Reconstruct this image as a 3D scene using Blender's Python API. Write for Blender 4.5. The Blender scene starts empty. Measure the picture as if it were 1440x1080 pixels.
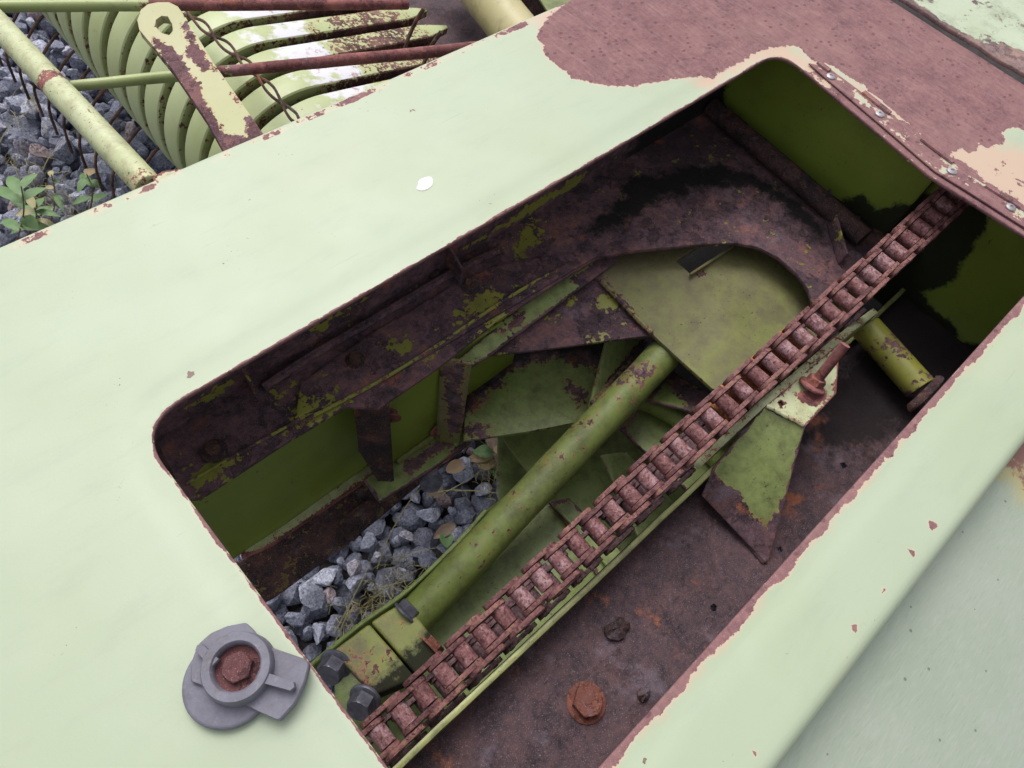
import bpy, bmesh, math, random
import numpy as np
from mathutils import Vector, Matrix, noise
from mathutils.geometry import tessellate_polygon
from mathutils.bvhtree import BVHTree
rnd = random.Random(7)
S = bpy.context.scene
COL = S.collection
# ------------------------------------------------------------------ camera
F, CX, CY, CH = 967., 720., 540., 0.36
RT = Matrix(((0.7393893, -0.66184935, 0.12352692), (0.53442686, 0.68853188, 0.49021606), (-0.4095014, -0.29644441, 0.86280317))).transposed()
cd = bpy.data.cameras.new('camera'); cam = bpy.data.objects.new('camera', cd); COL.objects.link(cam)
cam.matrix_world = Matrix.Translation((0, 0, CH)) @ RT.to_4x4()
cd.sensor_width = 36; cd.lens = 36 * F / 1440; cd.clip_start = 0.01; cd.clip_end = 500
S.camera = cam
# ------------------------------------------------------------------ world and light: bright overcast
SUN_EL, SUN_AZ = math.radians(58), math.radians(20)
wd = bpy.data.worlds.new('World'); S.world = wd; wd.use_nodes = True
nt = wd.node_tree; bg = nt.nodes['Background']
sky = nt.nodes.new('ShaderNodeTexSky'); sky.sky_type = 'NISHITA'; sky.sun_disc = False
sky.sun_elevation = SUN_EL; sky.sun_rotation = SUN_AZ; sky.air_density = 1.0; sky.dust_density = 4.0
hs = nt.nodes.new('ShaderNodeHueSaturation'); hs.inputs['Saturation'].default_value = 0.22
nt.links.new(sky.outputs[0], hs.inputs['Color']); nt.links.new(hs.outputs[0], bg.inputs[0]); bg.inputs[1].default_value = 0.14
sl = bpy.data.lights.new('sun', 'SUN'); sl.energy = 1.1; sl.angle = math.radians(40); sl.color = (1, .97, .94)
so = bpy.data.objects.new('sun', sl); COL.objects.link(so)
sdir = Vector((math.sin(SUN_AZ) * math.cos(SUN_EL), math.cos(SUN_AZ) * math.cos(SUN_EL), math.sin(SUN_EL)))
so.rotation_euler = sdir.to_track_quat('Z', 'Y').to_euler(); so.location = sdir * 5
S.view_settings.view_transform = 'Standard'; S.view_settings.look = 'None'
S.view_settings.exposure = 0.5; S.view_settings.gamma = 1
# ------------------------------------------------------------------ geometry helpers
def ray(px, py):
    return RT @ Vector((px - CX, CY - py, -F))
CAM = Vector((0, 0, CH))
def W(px, py, z=0.):
    d = ray(px, py); return CAM + d * ((z - CH) / d.z)
def WP(px, py, pl):
    d = ray(px, py); return CAM + d * ((pl[0] - CAM).dot(pl[1]) / d.dot(pl[1]))
def HP(z): return (Vector((0, 0, z)), Vector((0, 0, 1)))
def YP(y): return (Vector((0, y, 0)), Vector((0, -1, 0)))
def XP(x): return (Vector((x, 0, 0)), Vector((-1, 0, 0)))
def P3(a, b, c):
    n = (b - a).cross(c - a).normalized()
    if n.dot(CAM - a) < 0: n = -n
    return (a, n)
def VP(a, b): return P3(Vector(a), Vector(b), Vector(a) + Vector((0, 0, .1)))
def Q(pts, pl): return [WP(x, y, pl) for x, y in pts]
def empty(name, loc, label, cat, group=None):
    o = bpy.data.objects.new(name, None); COL.objects.link(o); o.location = loc; o.empty_display_size = .02
    tag(o, label, cat, group); return o
def tag(o, label=None, cat=None, group=None, kind=None):
    for k, v in (('label', label), ('category', cat), ('group', group), ('kind', kind)):
        if v: o[k] = v
    return o
def wpos(o):
    v = Vector(o.location)
    while o.parent: o = o.parent; v += Vector(o.location)
    return v
def link(name, bm, mat, root=None, smooth=True, origin=None, ang=40):
    """bm holds world coordinates; the object gets its own origin"""
    me = bpy.data.meshes.new(name)
    c = Vector(origin) if origin is not None else sum((v.co for v in bm.verts), Vector()) / max(1, len(bm.verts))
    bmesh.ops.translate(bm, verts=bm.verts, vec=-c)
    for nm_ in ('grime_shade', 'wear'):
        if nm_ not in bm.verts.layers.float:
            g_ = bm.verts.layers.float.new(nm_)
            for v_ in bm.verts: v_[g_] = -1
    bm.to_mesh(me); bm.free(); me.materials.append(mat)
    o = bpy.data.objects.new(name, me); COL.objects.link(o)
    if root is not None:
        o.parent = root; o.location = c - wpos(root)
    else: o.location = c
    if smooth:
        me.shade_smooth()
        if ang < 180: me.set_sharp_from_angle(angle=math.radians(ang))
    return o
def sdf(P, poly):
    """signed distance, positive inside; P (n,2), poly (m,2)"""
    P = np.asarray(P); poly = np.asarray(poly); d = np.full(len(P), 1e9); ins = np.zeros(len(P), bool)
    for i in range(len(poly)):
        a = poly[i]; b = poly[(i + 1) % len(poly)]; e = b - a
        t = np.clip(((P - a) @ e) / max(e @ e, 1e-12), 0, 1)
        d = np.minimum(d, np.hypot(*(P - a - t[:, None] * e).T))
        c = ((a[1] > P[:, 1]) != (b[1] > P[:, 1])) & (P[:, 0] < (b[0] - a[0]) * (P[:, 1] - a[1]) / (b[1] - a[1] + 1e-15) + a[0])
        ins ^= c
    return np.where(ins, d, -d)
def roundpoly(pts, r, n=6):
    out = []
    m = len(pts); r = r if isinstance(r, (list, tuple)) else [r] * m
    for i in range(m):
        p = Vector(pts[i]); a = (Vector(pts[i - 1]) - p); b = (Vector(pts[(i + 1) % m]) - p)
        if r[i] <= 0: out.append(p.copy()); continue
        k = min(r[i], a.length * .45, b.length * .45)
        A = p + a.normalized() * k; B = p + b.normalized() * k
        for j in range(n + 1):
            t = j / n; out.append(A * (1 - t) ** 2 + p * 2 * t * (1 - t) + B * t * t)
    return out
def gridface(P2, holes=(), cell=.006):
    bm = bmesh.new()
    loops = [[Vector((p[0], p[1], 0)) for p in P2]] + [[Vector((p[0], p[1], 0)) for p in h] for h in holes]
    flat = [p for l in loops for p in l]
    vs = [bm.verts.new(p) for p in flat]
    for t in tessellate_polygon(loops):
        try: bm.faces.new([vs[i] for i in t])
        except ValueError: pass
    lo = [min(p[k] for p in flat) for k in (0, 1)]; hi = [max(p[k] for p in flat) for k in (0, 1)]
    for k in (0, 1):
        n = int((hi[k] - lo[k]) / cell)
        for i in range(1, n + 1):
            c = Vector((0, 0, 0)); c[k] = lo[k] + i * (hi[k] - lo[k]) / (n + 1); nn = Vector((0, 0, 0)); nn[k] = 1
            bmesh.ops.bisect_plane(bm, geom=bm.verts[:] + bm.edges[:] + bm.faces[:], dist=1e-6, plane_co=c, plane_no=nn)
    bmesh.ops.remove_doubles(bm, verts=bm.verts, dist=1e-6)
    bmesh.ops.recalc_face_normals(bm, faces=bm.faces)
    if bm.faces and sum(f.normal.z for f in bm.faces) < 0: bmesh.ops.reverse_faces(bm, faces=bm.faces)
    return bm
def sheet(name, root, pts, pl, mat, thick=.003, rust=(), paint=(), base=-1, edge=0, holes=(), cell=.006, wav=.0005, w=.012,
          grime_shade=(), gbase=-1, gw=.015, world=False, bend=None):
    """flat plate cut to an outline (pixels of the outline on plane pl, or world points), with rust and grime kept as vertex attributes"""
    p0, n = pl
    toW = (lambda q: [Vector(x) for x in q]) if world else (lambda q: Q(q, pl))
    o3 = toW(pts); h3 = [toW(h) if len(h[0]) == 3 else Q(h, pl) for h in holes]
    u = (o3[1] - o3[0]).normalized(); v = n.cross(u)
    f2 = lambda q: [((x - p0).dot(u), (x - p0).dot(v)) for x in q]
    P2 = f2(o3); H2 = [f2(h) for h in h3]
    bm = gridface(P2, H2, cell)
    xy = np.array([(q.co.x, q.co.y) for q in bm.verts])
    val = np.full(len(xy), float(base))
    for r in rust: val = np.maximum(val, np.clip(sdf(xy, f2(Q(r, pl))) / w, -1, 1))
    for r in paint: val = np.minimum(val, np.clip(-sdf(xy, f2(Q(r, pl))) / w, -1, 1))
    if edge < 0: pass
    elif edge:
        de = np.abs(sdf(xy, P2))
        for h in H2: de = np.minimum(de, np.abs(sdf(xy, h)))
        val = np.maximum(val, np.clip((edge - de) / edge * .8, -1, .6))
    else:
        de = np.abs(sdf(xy, P2))
        for h in H2: de = np.minimum(de, np.abs(sdf(xy, h)))
        val = np.maximum(val, np.where(de < 1e-5, -.24, -1))
    g = np.full(len(xy), float(gbase))
    for r in grime_shade: g = np.maximum(g, np.clip(sdf(xy, f2(Q(r, pl))) / gw, -1, 1))
    L = bm.verts.layers.float.new('rust'); G = bm.verts.layers.float.new('grime_shade')
    for i, q in enumerate(bm.verts): q[L] = val[i]; q[G] = g[i]
    for q in bm.verts:
        c = p0 + u * q.co.x + v * q.co.y
        if wav: c = c + n * (noise.noise(c * 22) * wav * 1.6 + noise.noise(c * 70) * wav * .35)
        q.co = c
    o = link(name, bm, mat, root)
    if thick:
        m = o.modifiers.new('thickness', 'SOLIDIFY'); m.thickness = thick; m.offset = -1
        b = o.modifiers.new('edge', 'BEVEL'); b.width = min(.0006, thick * .3); b.segments = 1; b.limit_method = 'ANGLE'; b.angle_limit = math.radians(60)
    return o
def frame(a, b):
    z = (Vector(b) - Vector(a)).normalized(); x = z.orthogonal().normalized(); return x, z.cross(x), z
def lathe(bm, a, b, prof, n=24, rot=0, val=None):
    """prof = list of (t along a->b in metres, radius)"""
    x, y, z = frame(a, b); a = Vector(a); rings = []
    for t, r in prof:
        rings.append([bm.verts.new(a + z * t + (x * math.cos(k / n * 2 * math.pi + rot) + y * math.sin(k / n * 2 * math.pi + rot)) * r) for k in range(n)])
    for A, B in zip(rings, rings[1:]):
        for k in range(n): bm.faces.new((A[k], A[(k + 1) % n], B[(k + 1) % n], B[k]))
    bm.faces.new(rings[0][::-1]); bm.faces.new(rings[-1])
    return rings
def tube(name, root, a, b, r, mat, n=28, rings=14, r2=None, ends=True, attr=None, wob=.0004):
    a = Vector(a); b = Vector(b); L = (b - a).length; r2 = r if r2 is None else r2
    bm = bmesh.new()
    prof = [(0, r * .86)] + [(.0012 + (L - .0024) * i / rings, r + (r2 - r) * i / rings) for i in range(rings + 1)] + [(L, r2 * .86)]
    lathe(bm, a, b, prof, n)
    ly = bm.verts.layers.float.new('rust')
    for v in bm.verts:
        v.co += Vector((noise.noise(v.co * 30), noise.noise(v.co * 30 + Vector((9, 0, 0))), noise.noise(v.co * 30 + Vector((0, 9, 0))))) * wob
        t = (v.co - a).dot((b - a).normalized()) / L
        v[ly] = attr(t, v.co) if attr else 0
    bmesh.ops.recalc_face_normals(bm, faces=bm.faces)
    return link(name, bm, mat, root)
def wire(name, root, pts, r, mat, n=8, sub=6, rfun=None, attr=None):
    pts = [Vector(p) for p in pts]; m = len(pts); path = []
    for i in range(m - 1):
        p0 = pts[max(i - 1, 0)]; p1 = pts[i]; p2 = pts[i + 1]; p3 = pts[min(i + 2, m - 1)]
        for j in range(sub):
            t = j / sub
            path.append(.5 * ((2 * p1) + (p2 - p0) * t + (2 * p0 - 5 * p1 + 4 * p2 - p3) * t * t + (3 * p1 - p0 - 3 * p2 + p3) * t ** 3))
    path.append(pts[-1]); bm = bmesh.new(); rings = []; up = Vector((.3, .2, 1)).normalized()
    ly = bm.verts.layers.float.new('rust')
    for i, p in enumerate(path):
        t = (path[min(i + 1, len(path) - 1)] - path[max(i - 1, 0)]).normalized()
        x = up.cross(t); x = x.normalized() if x.length > 1e-4 else t.orthogonal().normalized(); y = t.cross(x)
        rr = r * (rfun(i / (len(path) - 1)) if rfun else 1)
        ring = [bm.verts.new(p + (x * math.cos(k / n * 2 * math.pi) + y * math.sin(k / n * 2 * math.pi)) * rr) for k in range(n)]
        for v in ring: v[ly] = attr(i / (len(path) - 1)) if attr else 0
        rings.append(ring)
    for A, B in zip(rings, rings[1:]):
        for k in range(n): bm.faces.new((A[k], A[(k + 1) % n], B[(k + 1) % n], B[k]))
    bm.faces.new(rings[0][::-1]); bm.faces.new(rings[-1]); bmesh.ops.recalc_face_normals(bm, faces=bm.faces)
    return link(name, bm, mat, root)
def prism(bm, poly, a, z, h, x, y, bev=0):
    """poly (2D in x,y frame at a) extruded by h along z"""
    a = Vector(a)
    def ring(t, s): 
        c = sum((Vector(p) for p in poly), Vector((0, 0))) / len(poly)
        return [bm.verts.new(a + x * (c.x + (p[0] - c.x) * s) + y * (c.y + (p[1] - c.y) * s) + z * t) for p in poly]
    ext = max(math.hypot(*p) for p in poly)
    if bev: rs = [ring(0, 1), ring(h - bev, 1), ring(h, 1 - bev / ext)]
    else: rs = [ring(0, 1), ring(h, 1)]
    n = len(poly)
    for A, B in zip(rs, rs[1:]):
        for k in range(n): bm.faces.new((A[k], A[(k + 1) % n], B[(k + 1) % n], B[k]))
    bm.faces.new(rs[0][::-1]); bm.faces.new(rs[-1])
    bmesh.ops.recalc_face_normals(bm, faces=bm.faces)
def hexbolt(root, c, ax, r, h, mat, washer=None, wmat=None, rot=0.2, name='hex_bolt', dome=True):
    """a hexagon head, chamfered, sitting on its washer"""
    c = Vector(c); ax = Vector(ax).normalized(); x, y, z = frame(Vector((0, 0, 0)), ax)
    bm = bmesh.new(); n = 48
    rings = []
    w0 = .0 if not washer else washer[1]
    for t, ch in ((0, 1.), (.12 * h, 1.), (h * .8, 1.), (h * .93, .95), (h, .87)):
        ring = []
        for k in range(n):
            a = k / n * 2 * math.pi; aa = (a + math.pi / 6) % (math.pi / 3) - math.pi / 6
            rh = r * .866 / math.cos(aa); rr = min(rh, r * ch)
            ring.append(bm.verts.new(c + z * (t + w0) + (x * math.cos(a + rot) + y * math.sin(a + rot)) * rr))
        rings.append(ring)
    for A, B in zip(rings, rings[1:]):
        for k in range(n): bm.faces.new((A[k], A[(k + 1) % n], B[(k + 1) % n], B[k]))
    bm.faces.new(rings[-1]); bm.faces.new(rings[0][::-1]); bmesh.ops.recalc_face_normals(bm, faces=bm.faces)
    o = link(name, bm, mat, root, ang=25)
    if washer:
        bm = bmesh.new(); lathe(bm, c - ax * .0005, c + ax, [(0, washer[0] * .99), (w0 * .6, washer[0]), (w0 * .9, washer[0] * .95), (w0 + .0006, washer[0] * .6)], 32)
        bmesh.ops.recalc_face_normals(bm, faces=bm.faces)
        if root is not None and root.parent is not None: link('washer', bm, wmat or mat, root)
        else: link('washer', bm, wmat or mat, o)
    return o
# ------------------------------------------------------------------ materials
def lin(r, g, b): return tuple(((c / 255) / 12.92 if c <= 10 else (((c / 255) + .055) / 1.055) ** 2.4) for c in (r, g, b)) + (1,)
class N:
    def __init__(s, name):
        s.m = bpy.data.materials.new(name); s.m.use_nodes = True; s.t = s.m.node_tree; s.b = s.t.nodes['Principled BSDF']
        s.pos = s.t.nodes.new('ShaderNodeNewGeometry').outputs['Position']
    def n(s, k, **kw):
        o = s.t.nodes.new(k)
        for a, v in kw.items(): setattr(o, a, v)
        return o
    def put(s, sock, v):
        if hasattr(v, 'links'): s.t.links.new(v, sock)
        else: sock.default_value = v
    def noise(s, sc, det=6, ro=.6, vec=None, dist=0, col=False):
        o = s.n('ShaderNodeTexNoise'); s.put(o.inputs['Vector'], vec or s.pos); o.inputs['Scale'].default_value = sc
        o.inputs['Detail'].default_value = det; o.inputs['Roughness'].default_value = ro; o.inputs['Distortion'].default_value = dist
        return o.outputs['Color' if col else 'Fac']
    def vor(s, sc, vec=None, out='Distance', rand=1):
        o = s.n('ShaderNodeTexVoronoi'); s.put(o.inputs['Vector'], vec or s.pos); o.inputs['Scale'].default_value = sc; o.inputs['Randomness'].default_value = rand
        return o.outputs[out]
    def ma(s, op, a, b=0., c=0., clamp=False):
        o = s.n('ShaderNodeMath', operation=op, use_clamp=clamp)
        for i, v in enumerate((a, b, c)): s.put(o.inputs[i], v)
        return o.outputs[0]
    def rng(s, v, a, b, c=0., d=1.):
        o = s.n('ShaderNodeMapRange'); s.put(o.inputs[0], v)
        for i, q in enumerate((a, b, c, d)): o.inputs[i + 1].default_value = q
        return o.outputs[0]
    def mix(s, f, a, b, mode='MIX'):
        o = s.n('ShaderNodeMix', data_type='RGBA', blend_type=mode); s.put(o.inputs[0], f); s.put(o.inputs[6], a); s.put(o.inputs[7], b); return o.outputs[2]
    def ramp(s, v, stops):
        o = s.n('ShaderNodeValToRGB'); s.put(o.inputs[0], v); e = o.color_ramp.elements
        while len(e) < len(stops): e.new(.5)
        for q, (p, c) in zip(e, stops): q.position = p; q.color = c
        return o.outputs[0]
    def attr(s, a): return s.n('ShaderNodeAttribute', attribute_name=a).outputs['Fac']
    def map(s, scale=(1, 1, 1), rot=(0, 0, 0)):
        o = s.n('ShaderNodeMapping'); s.put(o.inputs[0], s.pos); o.inputs['Scale'].default_value = scale; o.inputs['Rotation'].default_value = rot; return o.outputs[0]
    def bump(s, h, st=1., dist=.001, nrm=None):
        o = s.n('ShaderNodeBump'); s.put(o.inputs['Height'], h); o.inputs['Strength'].default_value = st; o.inputs['Distance'].default_value = dist
        if nrm is not None: s.put(o.inputs['Normal'], nrm)
        return o.outputs[0]
    def out(s, col, rough=.6, nrm=None, metal=0., spec=.5):
        s.put(s.b.inputs['Base Color'], col); s.put(s.b.inputs['Roughness'], rough); s.put(s.b.inputs['Metallic'], metal)
        s.b.inputs['Specular IOR Level'].default_value = spec
        if nrm is not None: s.put(s.b.inputs['Normal'], nrm)
        return s.m
RUST_IN = (lin(48, 36, 43), lin(84, 64, 71), lin(108, 79, 84), lin(150, 100, 78))
RUST_OUT = (lin(94, 62, 67), lin(114, 79, 82), lin(127, 90, 91), lin(142, 104, 100))
RUST_RED = (lin(84, 46, 46), lin(122, 72, 72), lin(146, 92, 88), lin(168, 104, 78))
def steel(name, paint, paint2, rc=RUST_IN, bias=0., amp=1.6, sc=45, rough=.42, fringe=lin(168, 120, 66), dirt=.35, dirtcol=lin(70, 66, 46),
          speck=1., wear=False, rbump=.8, pits=False, flake=.55, stain=None, smear=False, dsc=26, ragged=1.15, spots=0., grime_shade_col=lin(14, 15, 13)):
    s = N(name)
    a = s.noise(sc, 8, .68); a2 = s.noise(sc * 5, 5, .6)
    v = s.ma('ADD', s.attr('rust'), bias)
    v = s.ma('ADD', v, s.ma('MULTIPLY', s.ma('SUBTRACT', a, .5), amp * 1.5)); v = s.ma('ADD', v, s.ma('MULTIPLY', s.ma('SUBTRACT', a2, .5), amp * ragged))
    m = s.rng(v, -.015, .02)
    fr = s.rng(v, -.22, .0)
    # paint
    pv = s.noise(7, 5, .55); pc = s.mix(s.rng(pv, .38, .62), paint, paint2)
    dn = s.noise(dsc, 8, .7); dm = s.ma('MULTIPLY', s.rng(dn, .5, .72), dirt); pc = s.mix(dm, pc, dirtcol)
    if speck > 1:
        d2 = s.noise(75, 9, .78, vec=s.map((1, 1, 1), (.5, .9, 2))); pc = s.mix(s.rng(d2, .47, .72, 0, .75), pc, dirtcol)
        d3 = s.noise(13, 6, .65, vec=s.map((1, 1, 1), (.2, 1.9, 2))); pc = s.mix(s.rng(d3, .52, .66, 0, .45), pc, tuple(c * .55 for c in dirtcol[:3]) + (1,))
        d4 = s.noise(40, 8, .75, vec=s.map((1, 1, 1), (1.5, .9, .2))); pc = s.mix(s.rng(d4, .55, .70, 0, .35), pc, tuple(min(1, c * 1.45) for c in paint2[:3]) + (1,))
    fine = s.noise(900, 3, .6); pc = s.mix(s.rng(fine, .35, .65, 0, .10), pc, dirtcol)
    sp = s.noise(340, 2, .5, vec=s.map((1, 1.5, 1), (.3, .2, .7)), dist=.6); spm = s.ma('MULTIPLY', s.rng(sp, .67 if speck > 0 else .685, .69 if speck > 0 else .70), s.rng(s.noise(24, 4, .65, vec=s.map((1, 1, 1), (1, 2, 3))), .60 - .05 * speck, .66 - .05 * speck)); pc = s.mix(s.ma('MULTIPLY', spm, .85), pc, lin(62, 46, 40))
    if smear:
        s1 = s.noise(55, 7, .72, vec=s.map((.35, 1.2, 1), (0, 0, .35))); pc = s.mix(s.rng(s1, .52, .78, 0, .35), pc, lin(146, 154, 138))
        s2 = s.noise(9, 6, .6, vec=s.map((1, 1, 1), (.2, .5, .1))); pc = s.mix(s.rng(s2, .5, .7, 0, .22), pc, lin(186, 190, 168))
        for rz, th in ((.5, .735), (-.9, .75)):
            sc_ = s.noise(420, 2, .5, vec=s.map((.03, 1, 1), (0, 0, rz))); pc = s.mix(s.ma('MULTIPLY', s.rng(sc_, th, th + .03), .35), pc, lin(132, 136, 122))
    if spots:
        q = s.vor(13, vec=s.map((1, 1.2, 1), (.4, .1, .9))); q2 = s.ma('ADD', q, s.ma('MULTIPLY', s.ma('SUBTRACT', a2, .5), .12)); pc = s.mix(s.ma('LESS_THAN', q2, .038 * spots), pc, lin(110, 84, 76))
    pc = s.mix(s.ma('MULTIPLY', s.ma('MULTIPLY', fr, fr), .75), pc, fringe)
    if stain:
        sv = s.ma('ADD', s.attr('wear'), s.ma('MULTIPLY', s.ma('SUBTRACT', s.noise(48, 8, .7, vec=s.map((1, 1, 1), (2, 2, 3))), .5), 2.4)); pc = s.mix(s.ma('MULTIPLY', s.rng(sv, -.35, .5), .95), pc, stain)
    # rust
    rn = s.noise(38, 10, .72); rn2 = s.noise(230, 6, .7); rr = s.ma('ADD', s.ma('MULTIPLY', rn, .6), s.ma('MULTIPLY', rn2, .4))
    rcx = s.ramp(rr, [(.38, rc[0]), (.46, rc[1]), (.54, rc[2]), (.66, rc[3])])
    fl = s.ma('ADD', s.noise(16, 9, .74, vec=s.map((1, 1, 1), (.7, 2, .3))), s.ma('MULTIPLY', s.ma('SUBTRACT', rn2, .5), .12)); flm = s.rng(fl, .515, .53)
    if not pits:
        rcx = s.mix(s.ma('MULTIPLY', flm, flake), rcx, rc[0])
        rcx = s.mix(s.ma('MULTIPLY', s.rng(s.noise(24, 7, .7, vec=s.map((1, 1, 1), (2, .4, .3))), .60, .68), .6), rcx, lin(158, 92, 56))
        rcx = s.mix(s.ma('MULTIPLY', s.rng(s.noise(31, 6, .65, vec=s.map((1, 1, 1), (.2, 3, .3))), .57, .66), .35), rcx, lin(124, 112, 124))
    rcx = s.mix(s.ma('MULTIPLY', s.rng(s.noise(1400, 2, .5), .6, .75), .45), rcx, lin(190, 170, 172))
    if pits:
        rcx = s.mix(s.rng(s.noise(11, 4, .6), .45, .7, 0, .5), rcx, lin(142, 108, 104))
        rcx = s.mix(s.rng(s.noise(300, 3, .6, vec=s.map((1, .12, 1), (0, 0, .5))), .5, .75, 0, .4), rcx, lin(156, 122, 122))
        for vs_, r0, gt in ((110, .24, .55), (50, .13, .6)):
            vv = s.map((1, 1.35, 1), (0, 0, .5)); dd_ = s.ma('ADD', s.vor(vs_, vec=vv), s.ma('MULTIPLY', s.ma('SUBTRACT', s.noise(500, 3, .6), .5), .12)); rr_ = s.n('ShaderNodeSeparateColor'); s.put(rr_.inputs[0], s.vor(vs_, vec=vv, out='Color'))
            pm = s.ma('MULTIPLY', s.rng(dd_, r0, r0 - .03), s.ma('GREATER_THAN', rr_.outputs[0], gt)); rcx = s.mix(s.ma('MULTIPLY', pm, .6), rcx, lin(84, 46, 52))
    c = s.mix(m, pc, rcx)
    if wear:
        wv = s.ma('ADD', s.attr('wear'), s.ma('MULTIPLY', s.ma('SUBTRACT', s.noise(30, 6, .6, vec=s.map((1, 1, 1), (1, 0, 2))), .5), 2.2)); c = s.mix(s.rng(wv, -.1, .12), c, lin(204, 202, 208))
        rv = s.ma('ADD', wv, s.ma('MULTIPLY', s.ma('SUBTRACT', s.noise(55, 8, .75, vec=s.map((1, 1, 1), (2, 0, 1))), .5), 3.0)); c = s.mix(s.ma('MULTIPLY', s.rng(rv, .45, .8), .8), c, lin(134, 74, 66))
    gv = s.ma('ADD', s.attr('grime_shade'), s.ma('MULTIPLY', s.ma('SUBTRACT', s.noise(70, 8, .72, vec=s.map((1, 1, 1), (0, 3, 0))), .5), 3.4))
    gm = s.rng(gv, -.25, .35); c = s.mix(s.ma('MULTIPLY', gm, .93), c, grime_shade_col)  # dark mask tint: real dirt, plus shade painted into recesses
    ro = s.ma('ADD', s.ma('MULTIPLY', m, .88 - rough), s.ma('ADD', rough, s.ma('MULTIPLY', s.ma('SUBTRACT', s.noise(18, 5, .6), .5), .25)))
    ro = s.ma('MAXIMUM', ro, s.ma('MULTIPLY', gm, .95))
    h = s.ma('ADD', s.ma('MULTIPLY', m, -.45), s.ma('MULTIPLY', s.ma('MULTIPLY', rr, m), rbump * 1.3))
    h = s.ma('ADD', h, s.ma('MULTIPLY', s.ma('MULTIPLY', flm, m), 0 if pits else -1.2 * flake))
    h = s.ma('ADD', h, s.ma('MULTIPLY', s.noise(500, 3, .6), .05)); h = s.ma('ADD', h, s.ma('MULTIPLY', gm, s.ma('MULTIPLY', s.noise(600, 3), .5)))
    return s.out(c, ro, s.bump(h, .9, .0011), spec=.45)
PALE, PALE2 = lin(166, 177, 154), lin(163, 174, 147)
GRN, GRN2 = lin(124, 137, 76), lin(112, 126, 62)
M = {}
M['panel'] = steel('pale_painted_panel', PALE, PALE2, RUST_OUT, amp=1.2, fringe=lin(206, 172, 150), dirt=.22, dirtcol=lin(160, 170, 148), speck=-.4, pits=True, rbump=.5, rough=.46, spots=.7, stain=lin(188, 162, 142), smear=True, ragged=.4)
M['green'] = steel('green_paint_steel', GRN, GRN2, bias=0, dirt=.75, speck=2.6, dirtcol=lin(74, 74, 48), rough=.55)
M['greenlit'] = steel('lit_green_paint_steel', lin(144, 156, 100), lin(128, 146, 82), bias=0, dirt=.6, speck=2.4)  # lighter copy of the green, brightness of lit sheets put into the colour
M['lip'] = steel('pale_edge_paint', lin(158, 160, 106), lin(146, 150, 92), bias=0, dirt=.5, speck=2.4)
M['wall'] = steel('dusty_green_wall', lin(130, 148, 58), lin(122, 140, 50), bias=0, dirt=.25, speck=.9)
M['olive'] = steel('olive_dusty_steel', lin(124, 118, 84), lin(118, 124, 62), bias=0, dirt=.95, dirtcol=lin(96, 86, 70), speck=2.8, dsc=17, rough=.6)
M['rust'] = steel('rusted_steel', lin(142, 142, 62), lin(132, 136, 66), RUST_IN, bias=0, amp=3.0, sc=36, fringe=lin(150, 116, 62), dirt=.5, rbump=1.4)
M['floor'] = steel('rusted_floor_steel', lin(120, 110, 60), lin(120, 110, 60), (lin(46, 37, 43), lin(69, 55, 61), lin(84, 64, 68), lin(100, 72, 70)), bias=0, rbump=1.5, flake=.25, grime_shade_col=lin(34, 27, 29))  # mask tint here colours the shade painted on the pan
M['redrust'] = steel('red_rusted_steel', lin(150, 140, 80), lin(150, 140, 80), RUST_RED, bias=.9, rbump=1.4)
M['knobrust'] = steel('dull_red_rust', PALE, PALE2, (lin(60, 36, 38), lin(84, 49, 52), lin(100, 61, 62), lin(118, 70, 62)), bias=.9, rbump=1.)
M['ridge'] = steel('ridge_rust', PALE, PALE2, (lin(96, 64, 68), lin(120, 84, 86), lin(138, 98, 98), lin(160, 116, 110)), bias=.9)
M['boltrust'] = steel('orange_rusted_steel', lin(150, 140, 80), lin(150, 140, 80), (lin(82, 48, 40), lin(112, 66, 54), lin(130, 76, 62), lin(146, 90, 68)), bias=.9, rbump=1.2)
M['darkrust'] = steel('dark_rusted_steel', lin(80, 80, 40), lin(80, 80, 40), (lin(30, 22, 24), lin(52, 36, 38), lin(78, 52, 50), lin(100, 66, 50)), bias=.8, rbump=1.3)
M['tube'] = steel('pale_tube_paint', lin(186, 192, 154), lin(180, 186, 140), RUST_RED, bias=0, amp=1.7, sc=90, dirt=.35, dirtcol=lin(134, 120, 88), speck=4, rough=.4)
M['band'] = steel('stripper_band_paint', lin(172, 182, 136), lin(160, 170, 118), (lin(58, 38, 34), lin(92, 64, 60), lin(120, 86, 78), lin(146, 108, 86)), bias=0, amp=1.6, dirt=.25, dirtcol=lin(150, 142, 96), wear=True, rough=.38)
M['lever'] = steel('peeling_lever_paint', lin(168, 166, 126), lin(158, 160, 112), (lin(72, 46, 50), lin(96, 64, 68), lin(112, 76, 78), lin(140, 90, 70)), bias=0, amp=1.6, sc=60, fringe=lin(190, 130, 80), dirt=.3, dirtcol=lin(160, 140, 90))
M['rod'] = steel('rod_paint', lin(166, 176, 122), lin(156, 168, 108), RUST_RED, bias=0, amp=1.6, dirt=.4)
M['tan'] = steel('tan_paint', lin(190, 180, 138), lin(178, 168, 122), RUST_RED, bias=-.8, dirt=.5)
M['peel'] = steel('weathered_pale_paint', lin(180, 190, 168), lin(164, 174, 148), (lin(86, 66, 70), lin(124, 102, 100), lin(140, 114, 108), lin(160, 130, 110)), bias=0, amp=1.7, sc=30, dirt=.9, dirtcol=lin(130, 134, 112), rough=.7, fringe=lin(96, 108, 80))
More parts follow.
